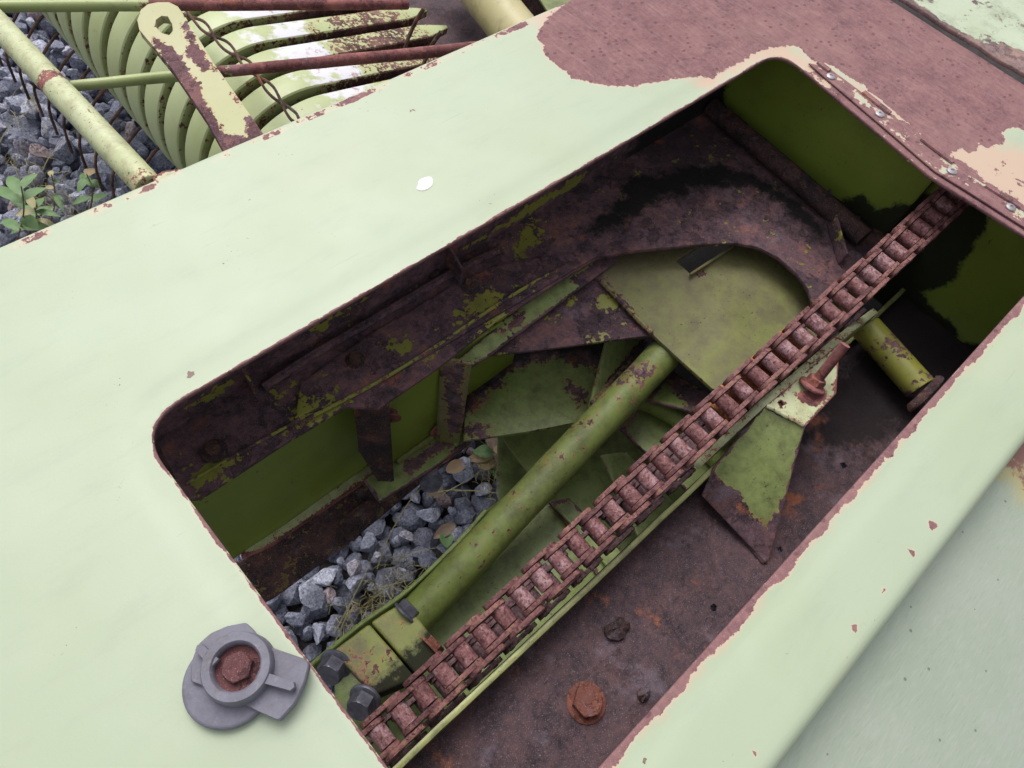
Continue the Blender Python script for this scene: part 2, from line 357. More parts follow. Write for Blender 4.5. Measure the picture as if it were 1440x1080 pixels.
def chain_mat(name, c):
    s = N(name); r = s.n('ShaderNodeObjectInfo').outputs['Random']
    a = s.noise(170, 8, .7); b = s.noise(620, 5, .65)
    v = s.ma('ADD', s.ma('MULTIPLY', a, .6), s.ma('ADD', s.ma('MULTIPLY', b, .4), s.ma('MULTIPLY', s.ma('SUBTRACT', r, .5), .10)))
    col = s.ramp(v, [(.36, c[0]), (.45, c[1]), (.52, c[2]), (.60, c[3])])
    dk = s.rng(s.noise(420, 4, .7, vec=s.map((1, 1, 1), (1, 1, 0))), .56, .62); col = s.mix(s.ma('MULTIPLY', dk, .75), col, lin(62, 34, 40))
    return s.out(col, s.rng(b, .3, .7, .5, .85), s.bump(s.ma('ADD', v, s.ma('MULTIPLY', dk, -.4)), .9, .0008), metal=.15)
M['plate'] = chain_mat('chain_plate_rust', (lin(72, 43, 46), lin(104, 65, 66), lin(124, 82, 80), lin(146, 104, 92)))
M['roller'] = chain_mat('chain_roller_rust', (lin(80, 48, 50), lin(114, 70, 70), lin(132, 90, 91), lin(160, 130, 134)))
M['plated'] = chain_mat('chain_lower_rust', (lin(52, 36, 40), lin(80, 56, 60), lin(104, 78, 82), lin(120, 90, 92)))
M['rollero'] = chain_mat('guide_orange_rust', (lin(120, 70, 40), lin(156, 98, 56), lin(180, 120, 72), lin(196, 140, 90)))
def plain(name, c1, c2, rough=.5, sc=60, metal=0., b=.3, bd=.0006, spec=.5):
    s = N(name); a = s.noise(sc, 7, .65); return s.out(s.mix(s.rng(a, .35, .65), c1, c2), s.rng(a, .3, .7, rough - .08, rough + .1), s.bump(s.noise(sc * 6, 4), b, bd), metal, spec)
s = N('grey_plastic'); a = s.noise(60, 8, .72); c_ = s.mix(s.rng(a, .4, .62), lin(98, 96, 108), lin(116, 114, 127)); c_ = s.mix(s.rng(s.noise(150, 6, .75, vec=s.map((1, 1, 1), (1, 2, 0))), .58, .72, 0, .6), c_, lin(146, 142, 146)); c_ = s.mix(s.rng(s.noise(34, 8, .75, vec=s.map((1, 1, 1), (0, 2, 1))), .53, .68, 0, .6), c_, lin(84, 74, 70))
M['plastic'] = s.out(c_, s.rng(a, .3, .7, .45, .7), s.bump(s.noise(380, 5, .7), .4, .0008))
M['zinc'] = plain('weathered_zinc', lin(170, 168, 172), lin(130, 122, 126), .45, 160, .5)
M['dbolt'] = plain('dark_plated_steel', lin(112, 112, 124), lin(74, 73, 82), .42, 120, .5)
M['black'] = plain('black_rubber', lin(26, 24, 24), lin(16, 15, 15), .8)
M['wire'] = steel('rusty_wire', lin(80, 70, 50), lin(80, 70, 50), (lin(52, 36, 32), lin(78, 54, 46), lin(98, 70, 56), lin(120, 90, 66)), bias=.9)
M['dirt'] = plain('dark_soil', lin(58, 52, 52), lin(40, 36, 38), .95, 20, b=.9, bd=.004)
def stone_mat():
    s = N('grey_granite'); r = s.n('ShaderNodeObjectInfo').outputs['Random']
    a = s.noise(260, 6, .75); b = s.noise(30, 5, .6); c = s.vor(420)
    col = s.ramp(a, [(.36, lin(100, 102, 112)), (.45, lin(178, 180, 191)), (.53, lin(216, 217, 225)), (.62, lin(250, 250, 254))])
    col = s.mix(s.rng(b, .4, .65, 0, .45), col, lin(160, 163, 180)); col = s.mix(s.ma('MULTIPLY', s.ma('LESS_THAN', c, .2), .5), col, lin(44, 46, 58))
    t = s.ramp(r, [(.0, lin(136, 139, 152)), (.4, lin(188, 190, 202)), (.75, lin(228, 229, 238)), (.93, lin(206, 186, 184)), (1., lin(190, 160, 150))])
    col = s.mix(1., col, t, 'MULTIPLY')
    return s.out(col, .8, s.bump(s.ma('ADD', a, s.ma('MULTIPLY', b, .8)), .8, .003))
M['stone'] = stone_mat()
def gal():
    s = N('scuffed_grey_green_metal')
    a = s.noise(5, 5, .6); b = s.noise(200, 4, .65, vec=s.map((.5, 4.0, 1), (0, 0, -.5))); b2 = s.noise(240, 4, .65, vec=s.map((.6, 5, 1), (0, 0, .25))); f = s.noise(900, 3)
    col = s.mix(s.rng(a, .38, .62), lin(160, 168, 154), lin(150, 161, 144))
    col = s.mix(s.rng(b, .50, .68, 0, .22), col, lin(188, 192, 180)); col = s.mix(s.rng(b2, .54, .70, 0, .24), col, lin(112, 120, 102))
    v = s.ma('ADD', s.attr('rust'), s.ma('MULTIPLY', s.ma('SUBTRACT', s.noise(40, 8, .7), .5), 1.8)); c2 = s.mix(s.rng(v, -.45, .1), col, lin(176, 164, 110)); c2 = s.mix(s.rng(v, .0, .1), c2, lin(134, 92, 84))
    pp = s.ma('LESS_THAN', s.vor(70), .07); c2 = s.mix(s.ma('MULTIPLY', pp, .7), c2, lin(96, 92, 80))
    return s.out(c2, s.rng(b, .3, .7, .34, .52), s.bump(s.ma('ADD', s.ma('MULTIPLY', b, .4), s.ma('MULTIPLY', f, .3)), .22, .0005), metal=.1)
M['drum'] = gal()
def leafm(name, c1, c2):
    s = N(name); a = s.noise(60, 5); r = s.n('ShaderNodeObjectInfo').outputs['Random']
    col = s.mix(s.rng(a, .35, .65), c1, c2); col = s.mix(s.ma('MULTIPLY', r, .35), col, c2)
    return s.out(col, .55, s.bump(s.noise(200, 4), .4, .001))
M['leaf'] = leafm('green_leaf', lin(104, 132, 84), lin(78, 112, 58)); M['dleaf'] = leafm('dry_leaf', lin(120, 110, 88), lin(104, 76, 66)); M['pleaf'] = leafm('pinkish_leaf', lin(158, 124, 104), lin(132, 120, 80))
M['stem'] = leafm('plant_stem', lin(128, 110, 80), lin(108, 84, 70)); M['straw'] = leafm('dry_grass', lin(164, 158, 116), lin(136, 126, 86))
#==BUILD==
# ------------------------------------------------------------------ ground
bm = bmesh.new()
for i in range(2):
    for j in range(2): bm.verts.new((-60 + 120 * i, -60 + 120 * j, -.635))
bm.verts.ensure_lookup_table(); bm.faces.new([bm.verts[k] for k in (0, 2, 3, 1)])
tag(link('ground', bm, M['dirt'], None), 'dark soil under the crushed stone and machine', 'ground', kind='structure')
def stone_mesh(seed, sub=4):
    r = random.Random(seed); bm = bmesh.new(); bmesh.ops.create_icosphere(bm, subdivisions=sub, radius=1)
    planes = [(Vector((r.gauss(0, 1), r.gauss(0, 1), r.gauss(0, 1))).normalized(), r.uniform(.48, .84)) for _ in range(13)]
    off = Vector((r.random() * 50, r.random() * 50, 3))
    for v in bm.verts:
        d = v.co.normalized(); t = min([1.] + [h / d.dot(n) for n, h in planes if d.dot(n) > .05]); v.co = d * t * (1 + .07 * noise.noise(d * 3.1 + off) + .035 * noise.noise(d * 9 + off))
    me = bpy.data.meshes.new('stone'); bm.to_mesh(me); bm.free(); me.materials.append(M['stone']); me.shade_smooth(); me.set_sharp_from_angle(angle=math.radians(24)); return me
stones = [stone_mesh(i) for i in range(14)]
def project(p):
    q = RT.transposed() @ (p - CAM); return CX - F * q.x / q.z, CY + F * q.y / q.z
def inpoly(x, y, poly): return sdf(np.array([[x, y]]), np.array(poly))[0] > 0
GAP = [(385, 840), (520, 740), (640, 600), (760, 600), (760, 700), (440, 930)]
TL = [(-30, -60), (330, -60), (330, 240), (200, 300), (-30, 380)]
rest = []; cnt = [0, 0]; picks = []
cand = []
for lay in range(2):
    y = -.3
    while y < 2.2:
        x = -.6
        while x < 1.1:
            cand.append((x + rnd.uniform(-.012, .012), y + rnd.uniform(-.012, .012), lay)); x += .028
        y += .026
for x, y, lay in cand:
    s = rnd.choice([.009, .012, .014, .017, .020, .026] if y < .6 else [.011, .014, .018, .021, .025, .030]) * rnd.uniform(.85, 1.15)
    if lay == 0: s = max(s, .015)
    z = -.628 + (.0 if lay == 0 else .022) + rnd.uniform(-.006, .008)
    px, py = project(Vector((x, y, z))); g = 0 if inpoly(px, py, GAP) else 1 if inpoly(px, py, TL) else None
    if lay == 1 and rnd.random() < .30: continue
    if lay == 0 or g is None: rest.append((x, y, z, s)); continue
    picks.append((s / (Vector((x, y, z)) - CAM).length, x, y, z, s, g))
picks.sort(reverse=True)
for _, x, y, z, s, g in picks[300:]: rest.append((x, y, z, s))
for _, x, y, z, s, g in picks[:300]:
    o = bpy.data.objects.new('crushed_stone', stones[rnd.randrange(14)]); COL.objects.link(o); o.location = (x, y, z)
    o.rotation_euler = (rnd.uniform(-3, 3), rnd.uniform(-3, 3), rnd.uniform(-3, 3)); o.scale = (s * rnd.uniform(.9, 1.3), s * rnd.uniform(.7, 1.), s * rnd.uniform(.55, .85)); cnt[g] += 1
    if g == 0: tag(o, 'angular grey crushed stone on the ground seen through the opening under the machine', 'stone', 'crushed stones under the opening')
    else: tag(o, 'angular grey crushed stone on the ground beyond the panel beside the pickup drum', 'stone', 'crushed stones beside the pickup drum')
print('stones', cnt)
bm = bmesh.new(); small = [bmesh.new() for _ in range(3)]
for k in range(3):
    bmesh.ops.create_icosphere(small[k], subdivisions=2, radius=1); r = random.Random(k + 90)
    pl = [(Vector((r.gauss(0, 1), r.gauss(0, 1), r.gauss(0, 1))).normalized(), r.uniform(.55, .85)) for _ in range(12)]
    for v in small[k].verts: d = v.co.normalized(); v.co = d * min([1.] + [h / d.dot(n) for n, h in pl if d.dot(n) > .05])
V = []; Fc = []
base = [([v.co.copy() for v in b.verts], [[v.index for v in f.verts] for f in b.faces]) for b in small]
for x, y, z, s in rest:
    vs, fs = base[rnd.randrange(3)]; Rm = Matrix.Rotation(rnd.uniform(0, 6.3), 3, Vector((rnd.gauss(0, 1), rnd.gauss(0, 1), rnd.gauss(0, 1))).normalized()); k = len(V)
    V += [Vector((x, y, z)) + Rm @ (v * s) for v in vs]; Fc += [[i + k for i in f] for f in fs]
me = bpy.data.meshes.new('gravel'); me.from_pydata(V, [], Fc); me.materials.append(M['stone']); me.update()
o = bpy.data.objects.new('gravel', me); COL.objects.link(o); tag(o, 'bed of smaller crushed grey gravel covering the ground', 'gravel', kind='stuff')
# ------------------------------------------------------------------ guard panel with its opening
root = empty('cover_sheet', (.2, .16, 0), 'large pale green metal panel with a long rounded opening and one bare rusty end', 'panel')
OX0, OX1, OY0, OY1 = -.20, .769, -.107, .387
hole = roundpoly([Vector((-.0065, -.056)), Vector((.588, -.056)), Vector((.5765, .058)), Vector((.599, .2335)), Vector((.30, .2315)), Vector((-.0115, .2325))], [.03, .02, .006, .030, .01, .030], 10)
outer = [Vector((OX0, OY0)), Vector((OX1, OY0)), Vector((OX1, OY1)), Vector((OX0, OY1))]
bm = gridface([tuple(p) for p in outer], [[tuple(p) for p in hole]], .0045)
xy = np.array([(v.co.x, v.co.y) for v in bm.verts])
hp = np.array([tuple(p) for p in hole]); dh = -sdf(xy, hp)
w2 = lambda q: [tuple(W(x, y).xy) for x, y in q]
RED = [(815, -60), (800, 2), (772, 22), (757, 42), (762, 72), (783, 92), (806, 110), (850, 121), (885, 123), (930, 115), (975, 108), (1000, 110), (1015, 100), (1045, 84), (1080, 66), (1125, 66), (1140, 84), (1175, 96), (1215, 122), (1255, 155), (1300, 192),
       (1335, 222), (1348, 206), (1362, 214), (1375, 203), (1392, 212), (1412, 198), (1405, 186), (1425, 180), (1450, 186), (1700, 290), (1700, -100), (1250, -250)]
val = np.clip(sdf(xy, np.array(w2(RED))) / .012, -1, 1)
stn = np.clip(val * .012 / .010 - .25, -1, 1)
stn = np.maximum(stn, np.clip(sdf(xy, np.array(w2([(1130, 80), (1180, 110), (1345, 205), (1440, 215), (1540, 260), (1600, 420), (1425, 330), (1310, 246), (1125, 95), (1080, 76), (1010, 108), (1000, 120), (990, 118), (1040, 84), (1080, 60)]))) / .02 + .35, -1, .9))
stn = np.maximum(stn, np.clip((.0035 - np.where((xy[:, 1] < -.045) & (xy[:, 0] > 0), dh, 9)) / .008, -1, .12))
stn = np.maximum(stn, np.clip(sdf(xy, np.array(w2([(740, 20), (840, -30), (860, 20), (770, 60)]))) / .02, -1, .6))
val = np.maximum(val, np.clip(sdf(xy, np.array(w2([(1085, 108), (1010, 140), (1003, 128), (1040, 106), (1078, 92)]))) / .004, -1, .3))
# rust creeping from the lower edge of the opening, thin rust on the other edges
lowd = np.where((np.abs(xy[:, 1] + .056) < .02) & (xy[:, 0] > 0) & (xy[:, 1] < -.05), dh, 9)
val = np.maximum(val, np.clip((.0034 - lowd) / .007, -1, .8))
left = np.where(xy[:, 0] < .02, dh, 9); val = np.maximum(val, np.clip((.0006 - left) / .003, -1, .2))
other = np.where(xy[:, 1] > .1, dh, 9); val = np.maximum(val, np.clip((.0006 - other) / .003, -1, .1))
oe = np.minimum(xy[:, 1] * -1 + OY1, 9); val = np.maximum(val, np.where(oe < .006, -.12 + .1 * (xy[:, 0] > .2), -1))
strip = np.clip(sdf(xy, np.array([(.56, -.06), (.62, -.06), (.617, .20), (.585, .21)])) / .01, -1, 1); val = np.maximum(val, strip * .75 - .72 + .75 * (xy[:, 1] < .16) * (strip > 0) * .5)
near = np.clip(sdf(xy, np.array(w2([(1180, 150), (1345, 235), (1345, 215), (1430, 195), (1520, 240), (1500, 340)]))) / .02, -1, 1); val = np.maximum(val, near * .5 - .66)
for px, py, r in [(1311, 738, .0035), (1282, 774, .003), (1240, 830, .0025), (1202, 880, .0022), (1060, 1058, .002), (688, 153, .0015), (568, 292, .0012), (487, 240, .0012), (1395, 626, .001)]:
    c = W(px, py).xy; d = np.hypot(xy[:, 0] - c[0], xy[:, 1] - c[1]); val = np.maximum(val, np.clip((r - d) / .003, -1, .5))
dval = {}
ly = bm.verts.layers.float.new('rust'); bm.verts.layers.float.new('grime_shade'); bm.verts.layers.float.new('wear'); ly = bm.verts.layers.float['rust']; lw = bm.verts.layers.float['wear']
for i, v in enumerate(bm.verts):
    v[ly] = val[i]; v[lw] = stn[i]; x, y = xy[i]
    z = .0006 * noise.noise(Vector((x * 6, y * 6, 1))) + .00035 * noise.noise(Vector((x * 19, y * 19, 5)))
    t = min(max((dh[i] - .008) / .012, 0), 1); z -= .0009 * (1 - t * t * (3 - 2 * t))
    v.co.z = z
bm.verts.layers.float['grime_shade']
for v in bm.verts: v[bm.verts.layers.float['grime_shade']] = -1
def fold(bm, sel, direction, prof):
    es = [e for e in bm.edges if e.is_boundary and sel(e)]
    prev = (0, 0)
    for o_, d_ in prof:
        r = bmesh.ops.extrude_edge_only(bm, edges=es); vs = [g for g in r['geom'] if isinstance(g, bmesh.types.BMVert)]
        es = [g for g in r['geom'] if isinstance(g, bmesh.types.BMEdge) and g.is_boundary and all(v in vs for v in g.verts)]
        for v in vs:
            n = direction(v.co); v.co += Vector((n[0] * (o_ - prev[0]), n[1] * (o_ - prev[0]), -(d_ - prev[1])))
        es = [e for e in es if all(v in set(vs) for v in e.verts)]
        prev = (o_, d_)
def arc(r, depth, n=5): return [(r * math.sin(k / n * math.pi / 2), r * (1 - math.cos(k / n * math.pi / 2))) for k in range(1, n + 1)] + [(r, depth)]
fold(bm, lambda e: all(abs(v.co.y - OY0) < 1e-4 for v in e.verts), lambda c: (0, -1), arc(.008, .05))
fold(bm, lambda e: all(abs(v.co.y - OY1) < 1e-4 for v in e.verts), lambda c: (0, 1), arc(.003, .04))
fold(bm, lambda e: all(abs(v.co.x - OX1) < 1e-4 for v in e.verts), lambda c: (1, 0), arc(.003, .02))
hv = [Vector(p) for p in hole]; hc = Vector((.29, .09))
def inward(c):
    best = None
    for i in range(len(hv)):
        a = hv[i]; b = hv[(i + 1) % len(hv)]; e = b - a
        if e.length < 1e-7: continue
        t = min(max((c.xy - a).dot(e) / e.length_squared, 0), 1); d = (c.xy - a - e * t).length
        if best is None or d < best[0]:
            n = Vector((-e.y, e.x)).normalized(); n = n if n.dot(hc - a) > 0 else -n; best = (d, n)
    return best[1]
fold(bm, lambda e: all(-.02 < v.co.x < .62 and -.07 < v.co.y < .25 for v in e.verts), inward, [(.0004, .0002), (.0007, .0008), (.0007, .0028)])
bmesh.ops.recalc_face_normals(bm, faces=bm.faces)
for v in bm.verts:
    pass
lg = bm.verts.layers.float['grime_shade']; lw = bm.verts.layers.float['wear']; bm.verts.ensure_lookup_table()
for v in bm.verts[len(val):]:
    v[lg] = -1; v[lw] = -1
    if v.co.y < OY0 + 1e-4: v[ly] = -.85
    elif v.co.y > OY1 - 1e-4: v[ly] = -.2 if v.co.x < .46 else .5
    elif v.co.x > OX1 - 1e-4: v[ly] = .5
    elif v.co.x < .06 and v.co.y < .2: v[ly] = .1
    else: v[ly] = .25
o = link('top_face', bm, M['panel'], root, ang=60)
m = o.modifiers.new('thickness', 'SOLIDIFY'); m.thickness = .0015; m.offset = -1
print('panel normal up?', sum(p.normal.z for p in o.data.polygons))
# riveted strip along the short edge
for i, (px, py) in enumerate([(1168, 108), (1237, 161), (1338, 241), (1421, 292)]):
    c = W(px, py, .0014); bm = bmesh.new(); lathe(bm, c, c + Vector((0, 0, 1)), [(0, .0042), (.0009, .0040), (.0015, .0028), (.0016, .0015), (.0009, .0012)], 20)
    bmesh.ops.recalc_face_normals(bm, faces=bm.faces); link('rivet', bm, M['zinc'], root)
sheet('edge_strip', root, [(.5925, -.05, .0012), (.6085, -.05, .0012), (.607, .03, .0012), (.6105, .10, .0012), (.6155, .192, .0012), (.604, .205, .0012), (.582, .058, .0012)], HP(.0012), M['panel'], .0012, base=.12, edge=.002, cell=.004, world=True, wav=.0003)
for a, b in [((1150, 88), (1166, 100)), ((1214, 130), (1251, 160)), ((1296, 195), (1340, 229)), ((1386, 261), (1434, 291))]:
    A = W(*a, .0016); B = W(*b, .0016); d = (B - A).normalized(); s = Vector((d.y, -d.x, 0)) * .0026
    bm = bmesh.new(); L = (B - A).length; n = 9; rows = []
    for k in range(n + 1):
        c = A + d * L * k / n; j = .0006 * noise.noise(c * 300); rows.append([bm.verts.new(c - s * (1 + j * 300)), bm.verts.new(c - s * .8 + Vector((0, 0, .0016))), bm.verts.new(c + s * .8 + Vector((0, 0, .0013))), bm.verts.new(c + s)])
    for r1, r2 in zip(rows, rows[1:]):
        for k in range(3): bm.faces.new((r1[k], r1[k + 1], r2[k + 1], r2[k]))
    bm.faces.new(rows[0]); bm.faces.new(rows[-1][::-1]); bmesh.ops.recalc_face_normals(bm, faces=bm.faces)
    link('sealing_ridge', bm, M['ridge'], root)
# white paint drip
c = W(598, 258, .0008); bm = bmesh.new(); ring = []
for k in range(22):
    a = k / 22 * 2 * math.pi; r = 0.0075 * (1 + .25 * noise.noise(Vector((math.cos(a), math.sin(a), 4)) * 1.5)); ring.append(bm.verts.new(c + Vector((math.cos(a) * r * 1.0 - .3 * r * math.sin(a), math.sin(a) * r * .62 * -1, 0))))
t = bm.verts.new(c + Vector((0, 0, .0005)))
for k in range(22): bm.faces.new((ring[k], ring[(k + 1) % 22], t))
bmesh.ops.recalc_face_normals(bm, faces=bm.faces); tag(link('dropping', bm, plain('chalk_white', lin(250, 250, 250), lin(244, 244, 244), .7), None), 'small white dried splash on the pale green panel above the opening', 'dropping')
# ------------------------------------------------------------------ grey plastic wing knob
root = empty('wing_knob', W(325, 955), 'grey plastic wing knob with a rusty bolt in its socket on the pale panel', 'knob')
Z = Vector((0, 0, 1)); X = Vector((1, 0, 0)); Y = Vector((0, 1, 0))
c = W(323, 958, .003); bm = bmesh.new(); lathe(bm, c - Z * .0025, c, [(0, .0202), (.004, .0202), (.0052, .0194), (.0055, .0184)], 48); bmesh.ops.recalc_face_normals(bm, faces=bm.faces); link('base_disc', bm, M['plastic'], root)
wp = [(346, 875), (356, 885), (366, 901), (378, 909), (431, 927), (435, 935), (428, 961), (414, 990), (392, 1014), (361, 1000), (320, 978), (267, 958), (269, 930), (278, 906), (296, 890), (319, 880)]
q = roundpoly([W(x, y, .009) for x, y in wp], .0012, 2); bm = bmesh.new(); cc = W(340, 940, .009)
prism(bm, [((p - cc).x, (p - cc).y) for p in q], cc - Z * .006, Z, .006, X, Y, .0007); link('wing_plate', bm, M['plastic'], root, ang=30)
rc = W(333, 938, .013); bm = bmesh.new(); n = 48; rings = []
for t, r in [(-.008, .0164), (-.001, .0156), (.0015, .0153), (.0024, .0147), (.0024, .0112), (.0014, .0104), (-.006, .0098)]:
    rings.append([bm.verts.new(rc + Z * t + Vector((math.cos(k / n * 6.2832), math.sin(k / n * 6.2832), 0)) * r) for k in range(n)])
for A, B in zip(rings, rings[1:]):
    for k in range(n): bm.faces.new((A[k], A[(k + 1) % n], B[(k + 1) % n], B[k]))
bmesh.ops.recalc_face_normals(bm, faces=bm.faces); link('socket_ring', bm, M['plastic'], root, ang=50)
for a, b in [((300, 930), (281, 911)), ((368, 952), (412, 966))]:
    A = W(*a, .012); B = W(*b, .012); d = (B - A).normalized(); s = Vector((-d.y, d.x, 0)); L = (B - A).length
    bm = bmesh.new(); prism(bm, [(-.002, -.0024), (L, -.0019), (L + .0012, 0), (L, .0019), (-.002, .0024)], A - Z * .004, Z, .0065, d, s, .0006); link('rib', bm, M['plastic'], root, ang=30)
bm = bmesh.new(); lathe(bm, rc - Z * .004, rc, [(0, .0104), (.001, .0104)], 32); bmesh.ops.recalc_face_normals(bm, faces=bm.faces); link('washer', bm, M['knobrust'], root)
hexbolt(root, rc - Z * .004, (0, 0, 1), .0070, .0045, M['knobrust'], rot=.5)
# ------------------------------------------------------------------ housing walls
root = empty('housing', (.63, .1, -.12), 'olive green housing walls inside the opening, paint eaten away in black, shade painted into corners', 'housing')
XE = .645
sheet('end_wall', root, [(XE, .30, -.004), (XE, .30, -.2), (XE, .075, -.2), (XE, .060, -.13), (XE, .060, -.004)], XP(XE), M['wall'], .003, base=-1, w=.008, cell=.005, world=True,
      grime_shade=[[(960, 60), (1012, 150), (1040, 195), (1090, 222), (1140, 262), (1180, 286), (1215, 272), (1230, 292), (1262, 286), (1290, 290), (1318, 262), (1330, 240), (1500, 330), (1300, 500), (950, 300)],
             [(940, 60), (1022, 112), (1020, 160), (960, 200)]], gw=.007)  # first polygon is lost paint, second paints shade into the corner
sheet('end_wall', root, [(XE + .012, .060, -.004), (XE + .012, .060, -.2), (XE + .012, -.10, -.2), (XE + .012, -.10, -.004)], XP(XE + .012), M['wall'], .003, w=.008, cell=.005, world=True,
      grime_shade=[[(1240, 250), (1400, 300), (1372, 345), (1352, 372), (1336, 400), (1300, 410), (1318, 435), (1340, 452), (1350, 478), (1392, 488), (1500, 500), (1300, 620), (1100, 500)]], gw=.007)
sheet('side_wall', root, [(-.03, .29, -.004), (.66, .29, -.004), (.66, .29, -.2), (-.03, .29, -.2)], YP(.29), M['rust'], .003, base=1, w=.006, cell=.006, world=True,
      paint=[[(262, 575), (305, 545), (326, 535), (318, 553), (298, 562), (286, 568), (270, 572)], [(440, 462), (484, 436), (515, 418), (490, 438), (470, 448), (455, 465), (443, 468)], [(655, 348), (700, 320), (790, 262), (830, 240), (800, 268), (740, 300), (690, 335)]],
      grime_shade=[[(940, 60), (1060, 60), (1100, 260), (860, 260), (900, 180)]], gw=.02)  # mask paints shade into the far corner of the wall
sheet('side_wall', root, [(-.03, -.095, -.004), (.66, -.095, -.004), (.66, -.095, -.2), (-.03, -.095, -.2)], (Vector((0, -.095, 0)), Vector((0, 1, 0))), M['rust'], .003, base=.8, world=True)
# ------------------------------------------------------------------ rusty frame rail (upper left inside the opening)
ZR = -.12; root = empty('frame_rail', W(600, 560, ZR), 'heavily rusted frame rail with green gussets along the upper long side of the opening', 'frame rail')
rail = [(190, 560), (262, 702), (280, 701), (408, 617), (485, 572), (533, 574), (600, 528), (700, 450), (760, 412), (840, 362), (900, 352), (950, 346), (1000, 342), (1035, 341), (1065, 347), (1095, 363), (1120, 384), (1138, 408), (1142, 425), (1160, 425), (1400, 300), (1060, 60), (1000, 90)]
def railside(r): return r
sheet('top_flange', root, rail, HP(ZR), M['rust'], .004, base=.85, w=.013, cell=.005, wav=.0009,
      paint=[[(264, 668), (300, 652), (345, 640), (278, 694)], [(415, 588), (455, 556), (490, 552), (470, 570), (420, 598)], [(712, 352), (742, 318), (760, 325), (742, 358)], [(560, 515), (600, 490), (640, 462), (600, 500)], [(690, 442), (712, 425), (700, 450), (672, 462)],
             [(655, 440), (690, 415), (702, 418), (668, 446)], [(405, 612), (470, 570), (474, 575), (408, 617)], [(596, 515), (616, 505), (610, 520)], [(840, 395), (865, 385), (850, 398)]],
      grime_shade=[[(815, 325), (850, 298), (872, 272), (880, 248), (920, 248), (960, 232), (1010, 228), (1060, 245), (1090, 262), (1125, 285), (1150, 310), (1160, 345), (1130, 318), (1075, 272), (1030, 262), (975, 268), (935, 280), (905, 292), (880, 318), (840, 332)],
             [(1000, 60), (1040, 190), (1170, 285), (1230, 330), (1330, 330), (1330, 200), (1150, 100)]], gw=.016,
      holes=[[(505, 452), (518, 448), (524, 456), (512, 465), (502, 462)], [(392, 526), (404, 522), (408, 530), (396, 535)], [(560, 420), (575, 412), (580, 422), (566, 431)]])
# doubler plate and the raised fold line
sheet('doubler_plate', root, [(415, 588), (423, 539), (520, 470), (640, 400), (700, 372), (830, 352), (842, 358), (700, 441), (560, 522), (490, 560)], HP(ZR + .0035), M['rust'], .003, base=.85, w=.012, cell=.004, wav=.0007,
      paint=[[(418, 585), (422, 562), (455, 556), (478, 545), (470, 560), (440, 578)], [(545, 490), (575, 478), (570, 495)], [(640, 440), (690, 405), (700, 412), (660, 445)]])
def bead(name, pts, r, mat, z, rt, attr=None):
    return wire(name, rt, [W(x, y, z) for x, y in pts], r, mat, 8, 4, attr=attr)
wire('fold_edge', root, [W(262, 680, ZR + .001), W(374, 616, ZR + .001), W(450, 574, ZR + .001)], .0013, M['rust'], attr=lambda t: -.1)
wire('fold_edge', root, [W(430, 590, ZR + .004), W(533, 536, ZR + .0045), W(620, 482, ZR + .0045), W(700, 428, ZR + .0045), W(760, 392, ZR + .0045), W(800, 372, ZR + .004)], .0016, M['rust'], attr=lambda t: -.15 if t < .6 else .3)
wire('fold_edge', root, [W(370, 545, ZR + .001), W(430, 505, ZR + .002), W(520, 452, ZR + .003), W(600, 404, ZR + .003), W(650, 376, ZR + .003), W(700, 352, ZR + .002)], .004, M['rust'], attr=lambda t: .8)
# bolts on the rail
for px, py, r in [(302, 634, .0052), (500, 508, .0048), (661, 404, .005)]:
    c = W(px, py, ZR + .003)
    hexbolt(root, c, (0, 0, 1), r, .006, M['wire'], (r * 1.75, .002), M['darkrust'], rot=px)
for px, py in [(368, 515), (612, 385)]:
    bm = bmesh.new(); c = W(px, py, ZR + .002); bmesh.ops.create_icosphere(bm, subdivisions=3, radius=.006)
    for v in bm.verts: v.co = v.co * (1 + .3 * noise.noise(v.co * 300)); v.co.z *= .6; v.co += c
    link('weld_lump', bm, M['darkrust'], root)
hexbolt(root, WP(1020, 137, YP(.287)), (0, -1, 0), .0055, .004, M['darkrust'], (.009, .0015), rot=.3)
# small upright tabs standing on the rail
def vplate(name, rt, top, bot, mat, th=.002, **kw):
    """upright plate: top/bottom corner lists of world points"""
    pts = top + bot[::-1]; return sheet(name, rt, pts, P3(pts[0], pts[1], pts[-1]), mat, th, world=True, **kw)
a = W(357, 556, ZR); vplate('tab', root, [a + Vector((0, 0, .02)), a + Vector((.003, .03, .03))], [a, a + Vector((.003, .03, 0))], M['rust'], base=.6)
a = W(648, 402, ZR); vplate('tab', root, [a + Vector((0, 0, .022)), a + Vector((.002, .035, .04))], [a, a + Vector((.002, .035, 0))], M['rust'], base=.7)
a = W(1178, 372, ZR); b = W(1152, 285, ZR); vplate('tab', root, [a + Vector((0, 0, .016)), b + Vector((0, 0, .020))], [a, b], M['rust'], base=.45)
a = W(1150, 415, ZR); b = W(1142, 300, ZR); bm = bmesh.new()
# dark angle along the foot of the end wall
a = W(1000, 150, ZR + .012); b = W(1215, 335, ZR + .012); wire('foot_angle', root, [a, (a + b) / 2 + Vector((0, 0, .001)), b], .010, M['darkrust'], 10)
